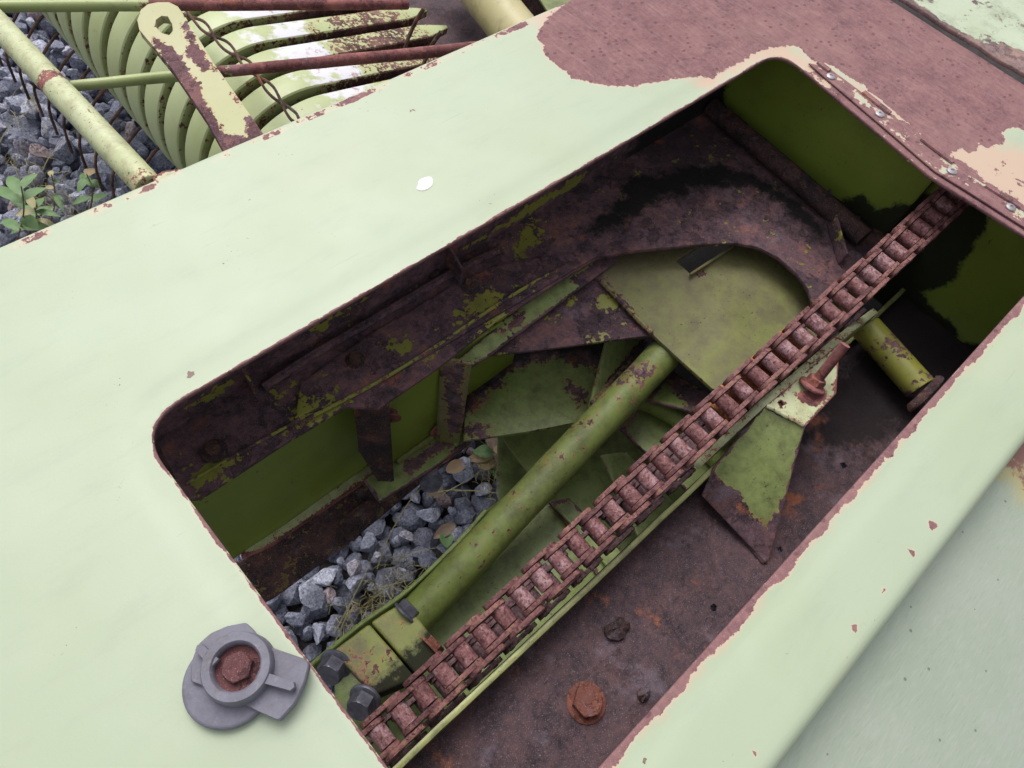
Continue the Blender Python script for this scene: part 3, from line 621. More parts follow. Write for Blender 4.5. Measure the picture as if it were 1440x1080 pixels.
# vertical web 1, green, under the flange
A = Vector((-.02, .253, 0)); Bp = Vector((.20, .253, 0))
sheet('web', root, [(-.02, .253, ZR - .002), (.20, .253, ZR - .002), (.20, .253, -.318), (-.02, .253, -.318)], YP(.253), M['wall'], .003, base=-.8, cell=.008, world=True, wav=.0012, grime_shade=[[(500, 560), (560, 560), (540, 700), (500, 690), (520, 640)]])  # mask paints the shade behind the gusset onto the web
sheet('web_foot', root, [(330, 745), (430, 690), (518, 630), (560, 625), (560, 660), (522, 672), (440, 728), (378, 770), (340, 785)], HP(-.318), M['tube'], .003, base=-.4, edge=.003)  # pale paint stands in for the light on this strip
# gusset 1
g1 = VP((.140, .211, 0), (.085, .252, 0)); 
def vq(pl, pts): return [WP(x, y, pl) for x, y in pts]
t1 = Vector((.140, .211, ZR - .002)); b1 = Vector((.137, .207, -.27)); t0 = Vector((.118, .2265, ZR - .002)); b0 = Vector((.125, .218, -.262)); m0 = Vector((.1165, .2275, -.20))
o = sheet('gusset', root, [t1, b1, b0, m0, t0], P3(t1, b1, t0), M['darkrust'], .003, base=-.2, world=True, grime_shade=[], gbase=-1, edge=.001, wav=.0003)  # dark rust colour stands in for shade on this face
# lit strip on gusset edge
# web 2 between the gussets
a2 = Vector((.142, .222, 0)); b2 = Vector((.235, .222, 0))
sheet('web', root, [(.128, .222, ZR - .002), (.30, .222, ZR - .02), (.30, .222, -.268), (.128, .222, -.268)], YP(.222), M['wall'], .003, base=-.7, edge=0, cell=.006, world=True, wav=.0012,
      rust=[[(622, 520), (640, 520), (650, 600), (625, 600)]], w=.01)
# gusset 2
t1 = Vector((.2165, .2015, -.126)); b1 = Vector((.2085, .1955, -.268)); t0 = Vector((.200, .222, -.126)); b0 = Vector((.204, .222, -.268))
sheet('gusset', root, [t1, b1, b0, t0], P3(t1, b1, t0), M['olive'], .003, base=-.35, world=True, wav=.0003, rust=[[(622, 515), (648, 515), (650, 600), (630, 620)]], w=.01)
sheet('foot_plate', root, [(512, 676), (533, 706), (600, 665), (657, 623), (650, 585), (620, 595), (545, 640)], HP(-.27), M['greenlit'], .005, base=-.55, edge=.0015, rust=[[(560, 672), (575, 650), (605, 628), (645, 605), (640, 625), (600, 645), (575, 668)]], w=.012, cell=.004)
hexbolt(root, WP(617, 602, YP(.2195)), (0, -1, 0), .0075, .006, M['redrust'], (.011, .002), rot=.3)
hexbolt(root, WP(549, 596, P3(Vector((.140, .211, -.12)), Vector((.137, .207, -.27)), Vector((.092, .247, -.12)))) + Vector((.003, .004, 0)), (.6, .8, .1), .006, .005, M['boltrust'], (.009, .002))
# ------------------------------------------------------------------ support plates behind the tube
ZG = -.145; root = empty('support_plate', W(950, 450, ZG), 'dusty olive support plate with square notch under the chain and a bare rusted wing', 'plate')
sheet('main_plate', root, [(820, 380), (845, 395), (870, 421), (920, 471), (1002, 546), (1080, 560), (1240, 400), (1130, 300), (900, 300)], HP(ZG), M['olive'], .004, base=-.85, edge=.0, w=.01, cell=.005, wav=.001,
      holes=[[(950, 367), (972, 386), (1033, 346), (1040, 330), (988, 343)]], rust=[[(975, 383), (990, 380), (985, 392)], [(835, 385), (870, 421), (920, 471), (890, 440), (845, 385)]])
sheet('notch_flange', root, [W(972, 387, ZG + .006), W(1034, 347, ZG + .006), W(1034, 347, ZG - .02), W(972, 387, ZG - .02)], P3(W(972, 387, ZG), W(1034, 347, ZG), W(972, 387, ZG - .02)), M['olive'], .0025, world=True)
sheet('rusted_wing', root, [(690, 499), (760, 491), (915, 471), (925, 470), (872, 418), (845, 390), (828, 396), (760, 446)], HP(ZG - .004), M['rust'], .003, base=.9, w=.010, cell=.004, wav=.0006, edge=.0,
      paint=[[(840, 415), (862, 420), (866, 432), (850, 438), (843, 428)], [(818, 478), (845, 470), (855, 478), (830, 486)], [(800, 425), (812, 420), (805, 432)], [(775, 445), (787, 438), (782, 452)], [(695, 500), (720, 492), (718, 499)]])
sheet('green_flange', root, [(636, 512), (663, 515), (690, 499), (760, 446), (828, 396), (870, 366), (850, 352), (760, 405)], HP(ZG + .008), M['greenlit'], .003, base=-.65, edge=.0015, w=.008, cell=.004,
      rust=[[(700, 465), (735, 440), (738, 452), (712, 470)], [(800, 395), (850, 360), (880, 365), (830, 400)]])
# lower green plates
UNDER = 1
root = empty('inner_frame', W(720, 600, -.25), 'bright green folded brace plates with rusty upper edges, deep below the rusted triangle', 'frame')
sheet('brace_plate', root, [(652, 619), (740, 607), (812, 594), (832, 570), (852, 470), (760, 475), (690, 490), (665, 520), (655, 560)], HP(-.235), M['greenlit'], .004, base=-.75, w=.02, cell=.005, wav=.0012,
      rust=[[(640, 600), (655, 585), (672, 570), (690, 545), (720, 520), (780, 505), (830, 515), (845, 550), (860, 460), (700, 470), (640, 560)], [(652, 605), (662, 598), (682, 602), (682, 611), (660, 614)], [(800, 532), (818, 545), (826, 560), (815, 565), (798, 550)]],
      grime_shade=[[(640, 590), (700, 528), (760, 498), (845, 505), (870, 460), (690, 470), (640, 540)]], gw=.02)  # mask paints the cavity shade under the rusted wing
sheet('brace_plate', root, [(829, 574), (853, 478), (872, 476), (912, 477), (880, 515)], P3(W(829, 572, -.21), W(853, 478, -.19), W(912, 477, -.215)), M['greenlit'], .003, base=-.6, rust=[[(912, 477), (870, 535), (832, 575), (835, 560), (875, 510), (900, 480)]], w=.005)
sheet('skirt', root, [(704, 612), (812, 585), (840, 590), (780, 690), (742, 664), (722, 638)], HP(-.29), M['green'], .003, base=-.85)
sheet('brace_plate', root, [(872, 602), (907, 566), (940, 580), (1000, 640), (1000, 720), (915, 643)], HP(-.23), M['greenlit'], .004, base=-.7, edge=.001, rust=[[(935, 570), (960, 585), (945, 600)]])
sheet('brace_plate', root, [(910, 562), (946, 522), (1010, 560), (1010, 600), (968, 577)], P3(W(910, 562, -.2), W(946, 522, -.205), W(968, 577, -.19)), M['greenlit'], .003, base=-.6, rust=[[(950, 530), (1000, 555), (975, 575), (945, 550)]], edge=.001)
wire('bent_rim', root, [W(900, 562, -.215), W(925, 572, -.215), W(955, 590, -.217), W(985, 620, -.22), W(1020, 660, -.225)], .010, M['green'], 12, 5, attr=lambda t: -.7)
sheet('deep_plate', root, [(700, 600), (1030, 560), (1060, 700), (900, 860), (700, 760)], HP(-.37), M['greenlit'], .004, base=-.7, cell=.012, wav=.002)
sheet('dark_backing', root, [(655, 603), (800, 590), (850, 560), (1010, 575), (1100, 560), (1090, 640), (1180, 570), (1330, 430), (1240, 330), (1130, 290), (900, 290), (700, 430), (640, 560)], HP(-.31), M['darkrust'], .003, base=.6, cell=.015, gbase=1)  # near-black sheet added below so the gaps read as deep shade
sheet('deep_plate', root, [(845, 640), (880, 635), (960, 720), (900, 760)], HP(-.33), M['greenlit'], .004, base=-.8, cell=.01)
# ------------------------------------------------------------------ lower member beyond the gap
root = empty('bottom_member', W(440, 760, -.33), 'brown grimy bottom frame member with a cast lug above the gravel gap', 'frame member')
sheet('member_face', root, [(300, 800), (340, 790), (530, 668), (690, 570), (700, 580), (660, 625), (560, 706), (490, 765), (386, 842), (330, 870)], P3(W(386, 842, -.36), W(560, 706, -.36), W(340, 790, -.33)), M['darkrust'], .005, base=-.55, w=.02, cell=.006, wav=.0015,
      paint=[[(360, 800), (440, 740), (530, 690), (520, 710), (440, 765), (380, 810)]])
sheet('lug', root, [(478, 744), (484, 728), (500, 714), (518, 702), (530, 706), (530, 718), (515, 736), (497, 758), (486, 756)], HP(-.335), M['darkrust'], .008, base=-.45, wav=.001, cell=.004)
hexbolt(root, W(606, 672, -.325), (-.5, -.6, .6), .0125, .012, M['dbolt'], rot=.1)
# ------------------------------------------------------------------ green tube
root = None
ta = W(560, 893, -.235); tb = W(935, 497, -.165)
o = tube('brace_tube', None, ta, tb, .0160, M['green'], 40, 60, attr=lambda t, c: (-.50 if t < .25 else -.40) + (.34 if .78 < t < .93 and (c - (ta + (tb - ta) * t)).dot(Vector((-.3, .4, .9))) > .006 else 0), wob=.0006)
tag(o, 'long round green tube lying diagonally left of the chain, speckled with chipped rust', 'tube')
# ------------------------------------------------------------------ trough
root = empty('trough', W(700, 790, -.27), 'open green sheet metal trough beneath the chain with a thin bright rim beside the gravel', 'trough')
rim = [(420, 950), (458, 918), (511, 875), (572, 831), (642, 764), (683, 718), (706, 700)]
bm = bmesh.new(); rows = []
inn = [(470, 960), (500, 935), (545, 895), (600, 850), (665, 790), (712, 735), (730, 710)]
lyt = bm.verts.layers.float.new('rust')
K = 24
def lerp2(P, t):
    t *= len(P) - 1; i = min(int(t), len(P) - 2); f = t - i; return (P[i][0] * (1 - f) + P[i + 1][0] * f, P[i][1] * (1 - f) + P[i + 1][1] * f)
for k in range(K + 1):
    a = W(*lerp2(rim, k / K), -.225 - .04 * max(0, k / K - .8) / .2); b = W(*lerp2(inn, k / K), -.268); row = []
    for j in range(9):
        f = j / 8; p = a.lerp(b, f); p.z = a.z + (b.z - a.z) * math.sin(f * math.pi / 2); v = bm.verts.new(p); v[lyt] = -.85; row.append(v)
    rows.append(row)
for r1, r2 in zip(rows, rows[1:]):
    for j in range(8): bm.faces.new((r1[j], r2[j], r2[j + 1], r1[j + 1]))
bmesh.ops.recalc_face_normals(bm, faces=bm.faces); o = link('side', bm, M['green'], root); m = o.modifiers.new('t', 'SOLIDIFY'); m.thickness = .0025; m.offset = 0
wire('rim', root, [W(x, y, -.224) for x, y in rim[:-1]], .0019, M['greenlit'], attr=lambda t: -.8)
sheet('bottom', root, [(470, 960), (500, 935), (545, 895), (600, 850), (665, 790), (712, 735), (730, 710), (778, 708), (808, 742), (900, 850), (640, 1130), (480, 1080)], HP(-.268), M['greenlit'], .003, base=-.85, wav=.0015, cell=.01, w=.02)
sheet('bottom', root, [(772, 706), (800, 700), (860, 760), (940, 850), (880, 880), (805, 748)], HP(-.262), M['greenlit'], .003, base=-.75, cell=.008, edge=.001)
wire('seam', root, [W(781, 712, -.258), W(812, 745, -.258), W(835, 772, -.258), W(858, 800, -.258)], .0016, M['greenlit'], attr=lambda t: -.6)
# ------------------------------------------------------------------ clamp block with bolts
root = empty('clamp_block', W(545, 920, -.19), 'split green clamp block with dark hexagon bolts at the near end of the chain', 'clamp')
def block(name, quad, ztop, h, mat, rt, **k):
    top = [W(x, y, ztop) for x, y in quad]; c = sum(top, Vector()) / 4; bm = bmesh.new()
    prism(bm, [((p - c).x, (p - c).y) for p in top], c - Z * h, Z, h, X, Y)
    bmesh.ops.bevel(bm, geom=bm.edges[:], offset=.0028, segments=4, affect='EDGES', profile=.6)
    bmesh.ops.subdivide_edges(bm, edges=[e for e in bm.edges if e.calc_length() > .01], cuts=6, use_grid_fill=True)
    l = bm.verts.layers.float.new('rust'); g = bm.verts.layers.float.new('grime_shade'); n0 = (top[2] - top[1]).normalized()
    ym = min(v.co.y for v in bm.verts)
    for v in bm.verts: v[l] = -.3; v[g] = min(.8, max(-1, (ym + .017 - v.co.y) / .014)); v.co += v.normal * 0 + Vector((noise.noise(v.co * 60), noise.noise(v.co * 61), noise.noise(v.co * 62))) * .0005
    return link(name, bm, mat, rt, ang=50)
ZC = -.172
bq = [(466, 916), (519, 877), (585, 953), (527, 978)]; block('jaw', bq, ZC, .034, M['olive'], root)
bq = [(521, 875), (568, 845), (622, 912), (587, 950)]; block('jaw', bq, ZC, .034, M['olive'], root)
for px, py, r in [(463, 941, .0098), (504, 990, .0095)]:
    hexbolt(root, W(px, py, ZC - .008) + Vector((.006, 0, 0)), (-.75, -.35, .6), r, .010, M['dbolt'], (r * 1.25, .0025), rot=.4)
hexbolt(root, W(575, 858, ZC - .004) + Vector((-.004, 0, 0)), (1, .1, .2), .0085, .006, M['dbolt'], (.0105, .002), rot=.2)
hexbolt(root, W(612, 905, ZC - .006) + Vector((-.004, 0, 0)), (1, .1, .1), .0085, .004, M['boltrust'], (.011, .002), rot=.9)
# ------------------------------------------------------------------ floor pan, its upturned edge and bracket
ZF = -.16; root = empty('floor_pan', W(860, 900, ZF), 'brown rusted floor pan with a thin pale green upturned edge beside the chain', 'floor pan')
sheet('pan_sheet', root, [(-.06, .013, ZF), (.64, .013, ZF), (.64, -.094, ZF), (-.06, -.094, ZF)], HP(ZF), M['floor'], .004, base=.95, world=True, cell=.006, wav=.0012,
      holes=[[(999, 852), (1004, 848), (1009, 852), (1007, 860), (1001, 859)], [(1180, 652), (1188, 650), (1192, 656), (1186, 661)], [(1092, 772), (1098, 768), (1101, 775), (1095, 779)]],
      grime_shade=[[(1240, 380), (1200, 470), (1150, 560), (1130, 620), (1200, 640), (1290, 600), (1400, 500), (1500, 380)]], gw=.03)  # mask paints shade on the pan right of the chain
sheet('floor_lip', root, [(-.06, .0118, ZF - .09), (.34, .0118, ZF - .09), (.64, .0118, ZF - .09), (.64, .0118, ZF + .008), (.345, .0118, ZF + .008), (.33, .0118, -.133), (-.06, .0118, -.133)], (Vector((0, .0118, 0)), Vector((0, 1, 0))), M['lip'], .0042, world=True, base=-.72, edge=-1, cell=.006, wav=.0005)
hexbolt(root, W(824, 988, ZF + .001), (0, 0, 1), .0108, .007, M['boltrust'], (.0140, .0022), rot=.25)
# bracket
zt = -.092; pA = W(1080, 566, zt); pB = W(1132, 599, zt); pC = W(1175, 553, zt); pD = W(1181, 482, zt); pE = W(1150, 505, zt); pF = Vector((.535, .0085, -.112))
br = sheet('bracket', root, [(1076, 572), (1132, 600), (1176, 553), (1181, 482), (1150, 506)], HP(zt), M['greenlit'], .003, base=-.55, cell=.003, edge=.0012, w=.004, wav=.0003, holes=[[(1094, 566), (1099, 563), (1103, 568), (1098, 572)]],
     rust=[[(1120, 556), (1150, 540), (1165, 556), (1150, 572), (1128, 566)], [(1166, 540), (1176, 536), (1172, 550)]])
br.data.materials[0] = M['tube']
low = [W(1076, 572, zt), W(1132, 600, zt), W(1079, 794, ZF + .001), W(984, 690, ZF + .001), W(1000, 655, ZF + .02)]
sheet('bracket_face', root, low, P3(low[0], low[1], low[2]), M['greenlit'], .003, base=-.9, cell=.004, edge=.001, w=.008, wav=.0008, world=True, rust=[[(960, 680), (1000, 670), (1040, 690), (1052, 720), (1085, 745), (1090, 800), (1060, 800)], [(1076, 745), (1100, 700), (1100, 760), (1080, 800)]])
web = [Vector((.555, .010, -.122)), Vector((.50, .012, -.098)), Vector((.455, .012, -.090)), Vector((.36, .010, zt)), Vector((.30, .010, -.132)), Vector((.54, .010, -.135))]
sheet('bracket_web', root, web, (web[0], Vector((0, -1, 0))), M['tube'], .006, base=-.75, world=True, cell=.005, wav=.0003)
c = W(1142, 543, zt + .0015); ax = (W(1186, 488, zt + .036) - c).normalized(); ax = (ax + Vector((0, 0, .0))).normalized()
th = hexbolt(root, c, ax, .0075, .006, M['redrust'], (.0112, .0025), rot=.3, name='nut')
bm = bmesh.new(); L = (W(1186, 488, zt + .036) - c).length + .002; prof = [(0, .004)]
n = int(L / .0011)
for k in range(n): t = .001 + k * .0011; prof += [(t, .0036), (t + .00055, .0043)]
prof += [(L, .0034)]; lathe(bm, c, c + ax, prof, 20); bmesh.ops.recalc_face_normals(bm, faces=bm.faces); link('threaded_stud', bm, M['redrust'], root, ang=180)
# stub tube across to the side wall
root = empty('cross_tube', Vector((.535, -.02, -.135)), 'short thick green tube flaking with rust, crossing from the bracket to the side wall', 'tube')
tube('pipe', root, (.543, .009, -.134), (.527, -.064, -.134), .0138, M['rust'], 32, 24, attr=lambda t, c: -.35 + .15 * (t > .85))
bm = bmesh.new(); rows = []
for k in range(19):
    a = math.radians(-100 + 200 * k / 18); rows.append([bm.verts.new(Vector((.525, -.064, -.134)) + Vector((math.sin(a) * r * 1.7, dy, math.cos(a) * r))) for r, dy in ((.0130, 0), (.0150, -.003), (.0155, -.005), (.0150, -.007))])
for r1, r2 in zip(rows, rows[1:]):
    for j in range(3): bm.faces.new((r1[j], r2[j], r2[j + 1], r1[j + 1]))
bmesh.ops.recalc_face_normals(bm, faces=bm.faces); link('collar', bm, M['darkrust'], root)
def weld(root, a, b, mat, r=.0026, at=-.5):
    a = Vector(a); b = Vector(b); n = max(4, int((b - a).length / .006)); seed = rnd.random() * 20
    wire('weld_bead', root, [a.lerp(b, k / n) + Vector((noise.noise(Vector((k, seed, 0))), noise.noise(Vector((k, seed, 5))), 0)) * .0008 for k in range(n + 1)], r, mat, 8, 5, rfun=lambda t: 1 + .28 * abs(math.sin(t * n * 3.1)), attr=lambda t: at)
G_ = {o.name: o for o in bpy.data.objects if o.parent is None}
weld(G_['frame_rail'], (.2085, .1965, -.266), (.204, .221, -.266), M['greenlit']); weld(G_['frame_rail'], (.137, .209, -.268), (.126, .218, -.266), M['darkrust'], at=.5)
weld(G_['frame_rail'], (.150, .2195, -.2665), (.202, .2195, -.2665), M['olive'])
weld(G_['floor_pan'], W(988, 690, ZF + .0012), W(1076, 790, ZF + .0012), M['floor'], .003, .8); weld(G_['floor_pan'], W(1078, 570, -.0905), W(1130, 598, -.0905), M['tube'], .0016, -.3)
weld(G_['support_plate'], W(846, 396, ZG + .001), W(916, 468, ZG + .001), M['olive'], .0022, -.05); weld(G_['inner_frame'], W(832, 568, -.205), W(908, 482, -.212), M['olive'], .0022, .1)
# flakes lying on the floor
def flake(px, py, r, label, seed, mat):
    c = W(px, py, ZF + .002); bm = bmesh.new(); n = 15; rr = random.Random(seed); ring = []; ring2 = []
    t = bm.verts.new(c + Z * .0045)
    for k in range(n):
        a = k / n * 6.283; q = r * rr.uniform(.7, 1.15); ring.append(bm.verts.new(c + Vector((math.cos(a) * q, math.sin(a) * q * .7, rr.uniform(0, .003))))); ring2.append(bm.verts.new(ring[-1].co - Z * .003))
    mid = [bm.verts.new((t.co + v.co) / 2 + Z * rr.uniform(.0, .002)) for v in ring]
    for k in range(n):
        j = (k + 1) % n; bm.faces.new((t, mid[k], mid[j])); bm.faces.new((mid[k], ring[k], ring[j], mid[j])); bm.faces.new((ring[k], ring2[k], ring2[j], ring[j]))
    bm.faces.new(ring2); bmesh.ops.recalc_face_normals(bm, faces=bm.faces); l = bm.verts.layers.float.new('rust')
    tag(link('rust_flake', bm, mat, None, ang=20), label, 'rust flake', 'rust flakes on the floor pan')
flake(868, 884, .0105, 'larger curled rust flake with a yellow paint chip, mid floor pan above the big bolt', 3, M['darkrust'])
flake(905, 977, .0065, 'smaller dark rust flake right of the big bolt near the lower pan edge', 8, M['darkrust'])
# ------------------------------------------------------------------ roller chain
SL = .17; PI_ = .01792; zc = lambda x: -.145 + SL * x
ang = math.atan(SL); dx = PI_ * math.cos(ang)
root = empty('roller_chain', Vector((.3, .034, zc(.3))), 'long rusty roller chain running diagonally through the whole opening', 'chain')
def linkplate_mesh(name, waist, r, th, mat):
    bm = bmesh.new(); pts = []
    h = PI_ / 2
    for k in range(13):
        a = math.radians(-100 + 200 * k / 12); pts.append((h + r * math.cos(a), r * math.sin(a)))
    pts.append((0, waist))
    for k in range(13):
        a = math.radians(80 + 200 * k / 12); pts.append((-h + r * math.cos(a), r * math.sin(a)))
    pts.append((0, -waist))
    prism(bm, pts, (0, th / 2, 0), Vector((0, -1, 0)), th, X, Z, .0003)
    for s in (-1, 1):  # pin heads
        lathe(bm, (s * h, -th / 2 - .0007, 0), (s * h, 1, 0), [(0, .0020), (.0004, .0026), (th + .0010, .0026), (th + .0014, .0020)], 12)
    bmesh.ops.recalc_face_normals(bm, faces=bm.faces)
    me = bpy.data.meshes.new(name); bm.to_mesh(me); bm.free(); me.materials.append(mat); me.shade_smooth(); me.set_sharp_from_angle(angle=math.radians(35)); return me
def roller_mesh(mat, half=.0073):
    bm = bmesh.new(); lathe(bm, (0, -half, 0), (0, 1, 0), [(0, .0044), (.0004, .0061), (2 * half - .0004, .0061), (2 * half, .0044)], 26)
    bmesh.ops.recalc_face_normals(bm, faces=bm.faces)
    me = bpy.data.meshes.new('roller'); bm.to_mesh(me); bm.free(); me.materials.append(mat); me.shade_smooth(); me.set_sharp_from_angle(angle=math.radians(50)); return me
for strand in range(2):
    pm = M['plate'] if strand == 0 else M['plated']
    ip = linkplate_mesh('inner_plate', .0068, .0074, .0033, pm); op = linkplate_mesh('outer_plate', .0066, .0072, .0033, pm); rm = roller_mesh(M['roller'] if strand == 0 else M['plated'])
    i = 0; x = .0865 - 6 * dx
    while x < .665:
        sag = 0 if strand == 0 else -.040 - .012 * math.sin(max(0, min(1, x / .45)) * math.pi)
        if strand == 1 and x > .50: break
        y = (.0305 + .0065 * min(1, max(0, x) / .35) + .0015 * math.sin(x * 9)) - (.0035 if strand else 0)
        def put(name, me, dy, xx, rot):
            o = bpy.data.objects.new(name, me); COL.objects.link(o); o.parent = root; zz = zc(xx) + sag + rnd.uniform(-.0003, .0003)
            o.location = Vector((xx, y + dy, zz)) - root.location; o.rotation_euler = (rnd.uniform(-.02, .02), -ang + rnd.uniform(-.02, .02) + rot, rnd.uniform(-.015, .015)); return o
        put('roller', rm, 0, x, rnd.uniform(0, 6))
        xm = x + dx / 2
        if i % 2 == 0:
            for s in (-1, 1): put('inner_plate', ip, s * .0091, xm, 0)
        else:
            for s in (-1, 1): put('outer_plate', op, s * .0127, xm, 0)
        i += 1; x += dx
# orange worn guide under the chain
gx = [.345, .42]; bm = bmesh.new(); rows = []
for k in range(15):
    t = k / 14; x = gx[0] - .01 + (gx[1] - gx[0] + .03) * t; z0 = zc(x) - .012; prof = [(-.008, -.012), (-.0085, -.001), (-.006, .001), (.012, .001), (.0155, -.001), (.016, -.012)]
    rows.append([bm.verts.new((x, .037 + a, z0 + b - .006 * (abs(t - .5) * 2) ** 4)) for a, b in prof])
for r1, r2 in zip(rows, rows[1:]):
    for j in range(5): bm.faces.new((r1[j], r1[j + 1], r2[j + 1], r2[j]))
bm.faces.new(rows[0]); bm.faces.new(rows[-1][::-1]); bmesh.ops.recalc_face_normals(bm, faces=bm.faces)
tag(link('chain_guide', bm, M['rollero'], None), 'worn orange rusted guide block showing between the rollers in the middle of the chain', 'chain guide')
# ------------------------------------------------------------------ sheets outside the panel
bm = bmesh.new(); l = bm.verts.layers.float.new('rust'); rows = []
edgep = [(1395, 640), (1420, 600), (1500, 560)]
for i in range(91):
    x = -.15 + i * .01; row = []
    for j in range(41):
        t = j / 40; y = -.112 - t * .42; z = -.035 - .10 * (t ** 1.5) * (1 + .1 * math.sin(x * 5)) - .012 * t
        z += .0012 * noise.noise(Vector((x * 8, y * 8, 0)))
        v = bm.verts.new((x, y, z)); px, py = project(v.co); v[l] = max(-1, min(1, (x - .415 - .10 * t) / .045)) ; row.append(v)
    rows.append(row)
for r1, r2 in zip(rows, rows[1:]):
    for j in range(40): bm.faces.new((r1[j], r2[j], r2[j + 1], r1[j + 1]))
bmesh.ops.recalc_face_normals(bm, faces=bm.faces)
o = tag(link('side_shield', bm, M['drum'], None), 'curved scuffed grey green metal shield sloping away below the near edge of the pale panel', 'shield'); m = o.modifiers.new('t', 'SOLIDIFY'); m.thickness = .002
tl = [(1252, -4), (1262, 6), (1300, 30), (1340, 62), (1390, 88), (1445, 118)]
sheet('far_cover', None, [(.7725, -.2, .006), (.7725, .55, .006), (1.3, .55, .0), (1.3, -.2, .0)], P3(Vector((.7725, -.2, .006)), Vector((.7725, .55, .006)), Vector((1.3, .55, .0))), M['peel'], .004, world=True, base=-.45, cell=.012, w=.012, edge=.004, wav=.002,
      rust=[[(1380, 62), (1398, 57), (1440, 72), (1500, 90), (1500, 150), (1440, 122), (1385, 88)], [(1285, 0), (1300, -10), (1290, 12)]], grime_shade=[]).name
o = bpy.data.objects['far_cover']; tag(o, 'weathered pale cover sheet with peeling mossy paint in the far corner beyond the rusty patch', 'cover')
# ------------------------------------------------------------------ pickup drum with stripper bands
DX, DZ, DR = .334, -.342, .13
root = empty('pickup_drum', Vector((DX, .8, DZ)), 'pickup drum wrapped in rows of curved pale green stripper bands with worn white tops', 'pickup drum')
ty = math.radians(79)
def band_mesh(seed):
    r = random.Random(seed); bm = bmesh.new(); l = bm.verts.layers.float.new('rust'); lw = bm.verts.layers.float.new('wear'); lg = bm.verts.layers.float.new('grime_shade')
    path = [];
    for k in range(40):
        a = math.radians(262) + (ty - math.radians(262)) * k / 39; path.append((DR * math.cos(a), DR * math.sin(a), k / 39, Vector((math.cos(a), 0, math.sin(a)))))
    ex, ez = path[-1][0], path[-1][1]; tl_ = .27
    for k in range(1, 19):
        t = k / 18; path.append((ex + tl_ * t * math.cos(math.radians(-11)), ez + tl_ * t * math.sin(math.radians(-11)), 1 + t, Vector((math.sin(math.radians(11)), 0, math.cos(math.radians(11))))))
    rows = []
    hw0 = .0166
    for x, z, t, n in path:
        tip = max(0, (t - 1.86) / .14); hw = hw0 * (1 - .85 * tip) * (1 if t < 1 else 1 - .12 * (t - 1)); row = []
        for f, d in [(-1.0, -.017), (-1, -.002), (-.93, -.0008), (-.5, .0004), (0, .0008), (.5, .0004), (.93, -.0008), (1, -.002), (1.0, -.017)]:
            v = bm.verts.new(Vector((x, f * hw, z)) + n * (d if t < 1.84 else d * .5)); row.append(v)
            e = abs(f) > .96; v[lg] = -1
            v[l] = (-.25 if e else -.66) + (0 if t < .98 else min(.72, (t - .98) * 1.6) if t < 1.8 else .4)
            v[lw] = (-1 + 1.25 * math.exp(-((t - 1.12) / .26) ** 2)) if not e else -1
        rows.append(row)
    for r1, r2 in zip(rows, rows[1:]):
        for j in range(8): bm.faces.new((r1[j], r1[j + 1], r2[j + 1], r2[j]))
    bmesh.ops.recalc_face_normals(bm, faces=bm.faces); me = bpy.data.meshes.new('stripper_band'); bm.to_mesh(me); bm.free(); me.materials.append(M['band']); me.shade_smooth(); me.set_sharp_from_angle(angle=math.radians(28)); return me
bmsh = band_mesh(1)
tine_pts = None
bY = [.42 + .051 * k for k in range(19)]
for k, y in enumerate(bY):
    o = bpy.data.objects.new('stripper_band', bmsh); COL.objects.link(o); o.parent = root; o.location = Vector((DX, y, DZ)) - root.location
    o.rotation_euler = (0, rnd.uniform(-.012, .012), rnd.uniform(-.01, .01)); m = o.modifiers.new('t', 'SOLIDIFY'); m.thickness = .0022; m.offset = 0
tube('shaft', root, (DX, .36, DZ), (DX, 1.45, DZ), .06, M['darkrust'], 24, 10, attr=lambda t, c: .5)
for k, y in enumerate(bY[:-1]):
    yg = y + .0255
    p0 = Vector((DX - .05, yg, DZ - .02)); p1 = Vector((DX - .13, yg + .004, DZ - .045)); p2 = Vector((DX - .19, yg + .002, DZ - .10)); p3 = Vector((DX - .205, yg - .002, DZ - .16))
    wire('tine', root, [p0, p1, p2, p3], .0023, M['wire'], 7, 4)
    if k in (1, 2, 3, 4, 5):
        x0 = DX + .20 + .012 * (k % 2); z0 = DZ + DR - .05
        wire('tine', root, [(x0 - .03, yg, DZ), (x0 - .02, yg, z0), (x0, yg + .003, z0 + .035), (x0 + .012, yg - .004, z0 + .06)], .0028, M['wire'], 7, 4)
# twisted wire over the bands
base_w = [W(x, y, -.195) for x, y in [(250, 20), (282, 42), (307, 65), (335, 88), (358, 110), (385, 140), (412, 172), (430, 190)]]
root2 = empty('tie_wire', base_w[3], 'pair of rusty twisted wires lying across the stripper bands', 'wire')
for ph in (0, 1):
    pts = []
    for i in range(29):
        t = i / 28 * (len(base_w) - 1); j = min(int(t), len(base_w) - 2); p = base_w[j].lerp(base_w[j + 1], t - j); a = t * 2.6 + ph * math.pi
        pts.append(p + Vector((math.cos(a) * .005, math.cos(a) * .003, .003 + math.sin(a) * .002 + .008)))
    wire('strand', root2, pts, .0018, M['wire'], 6, 2)
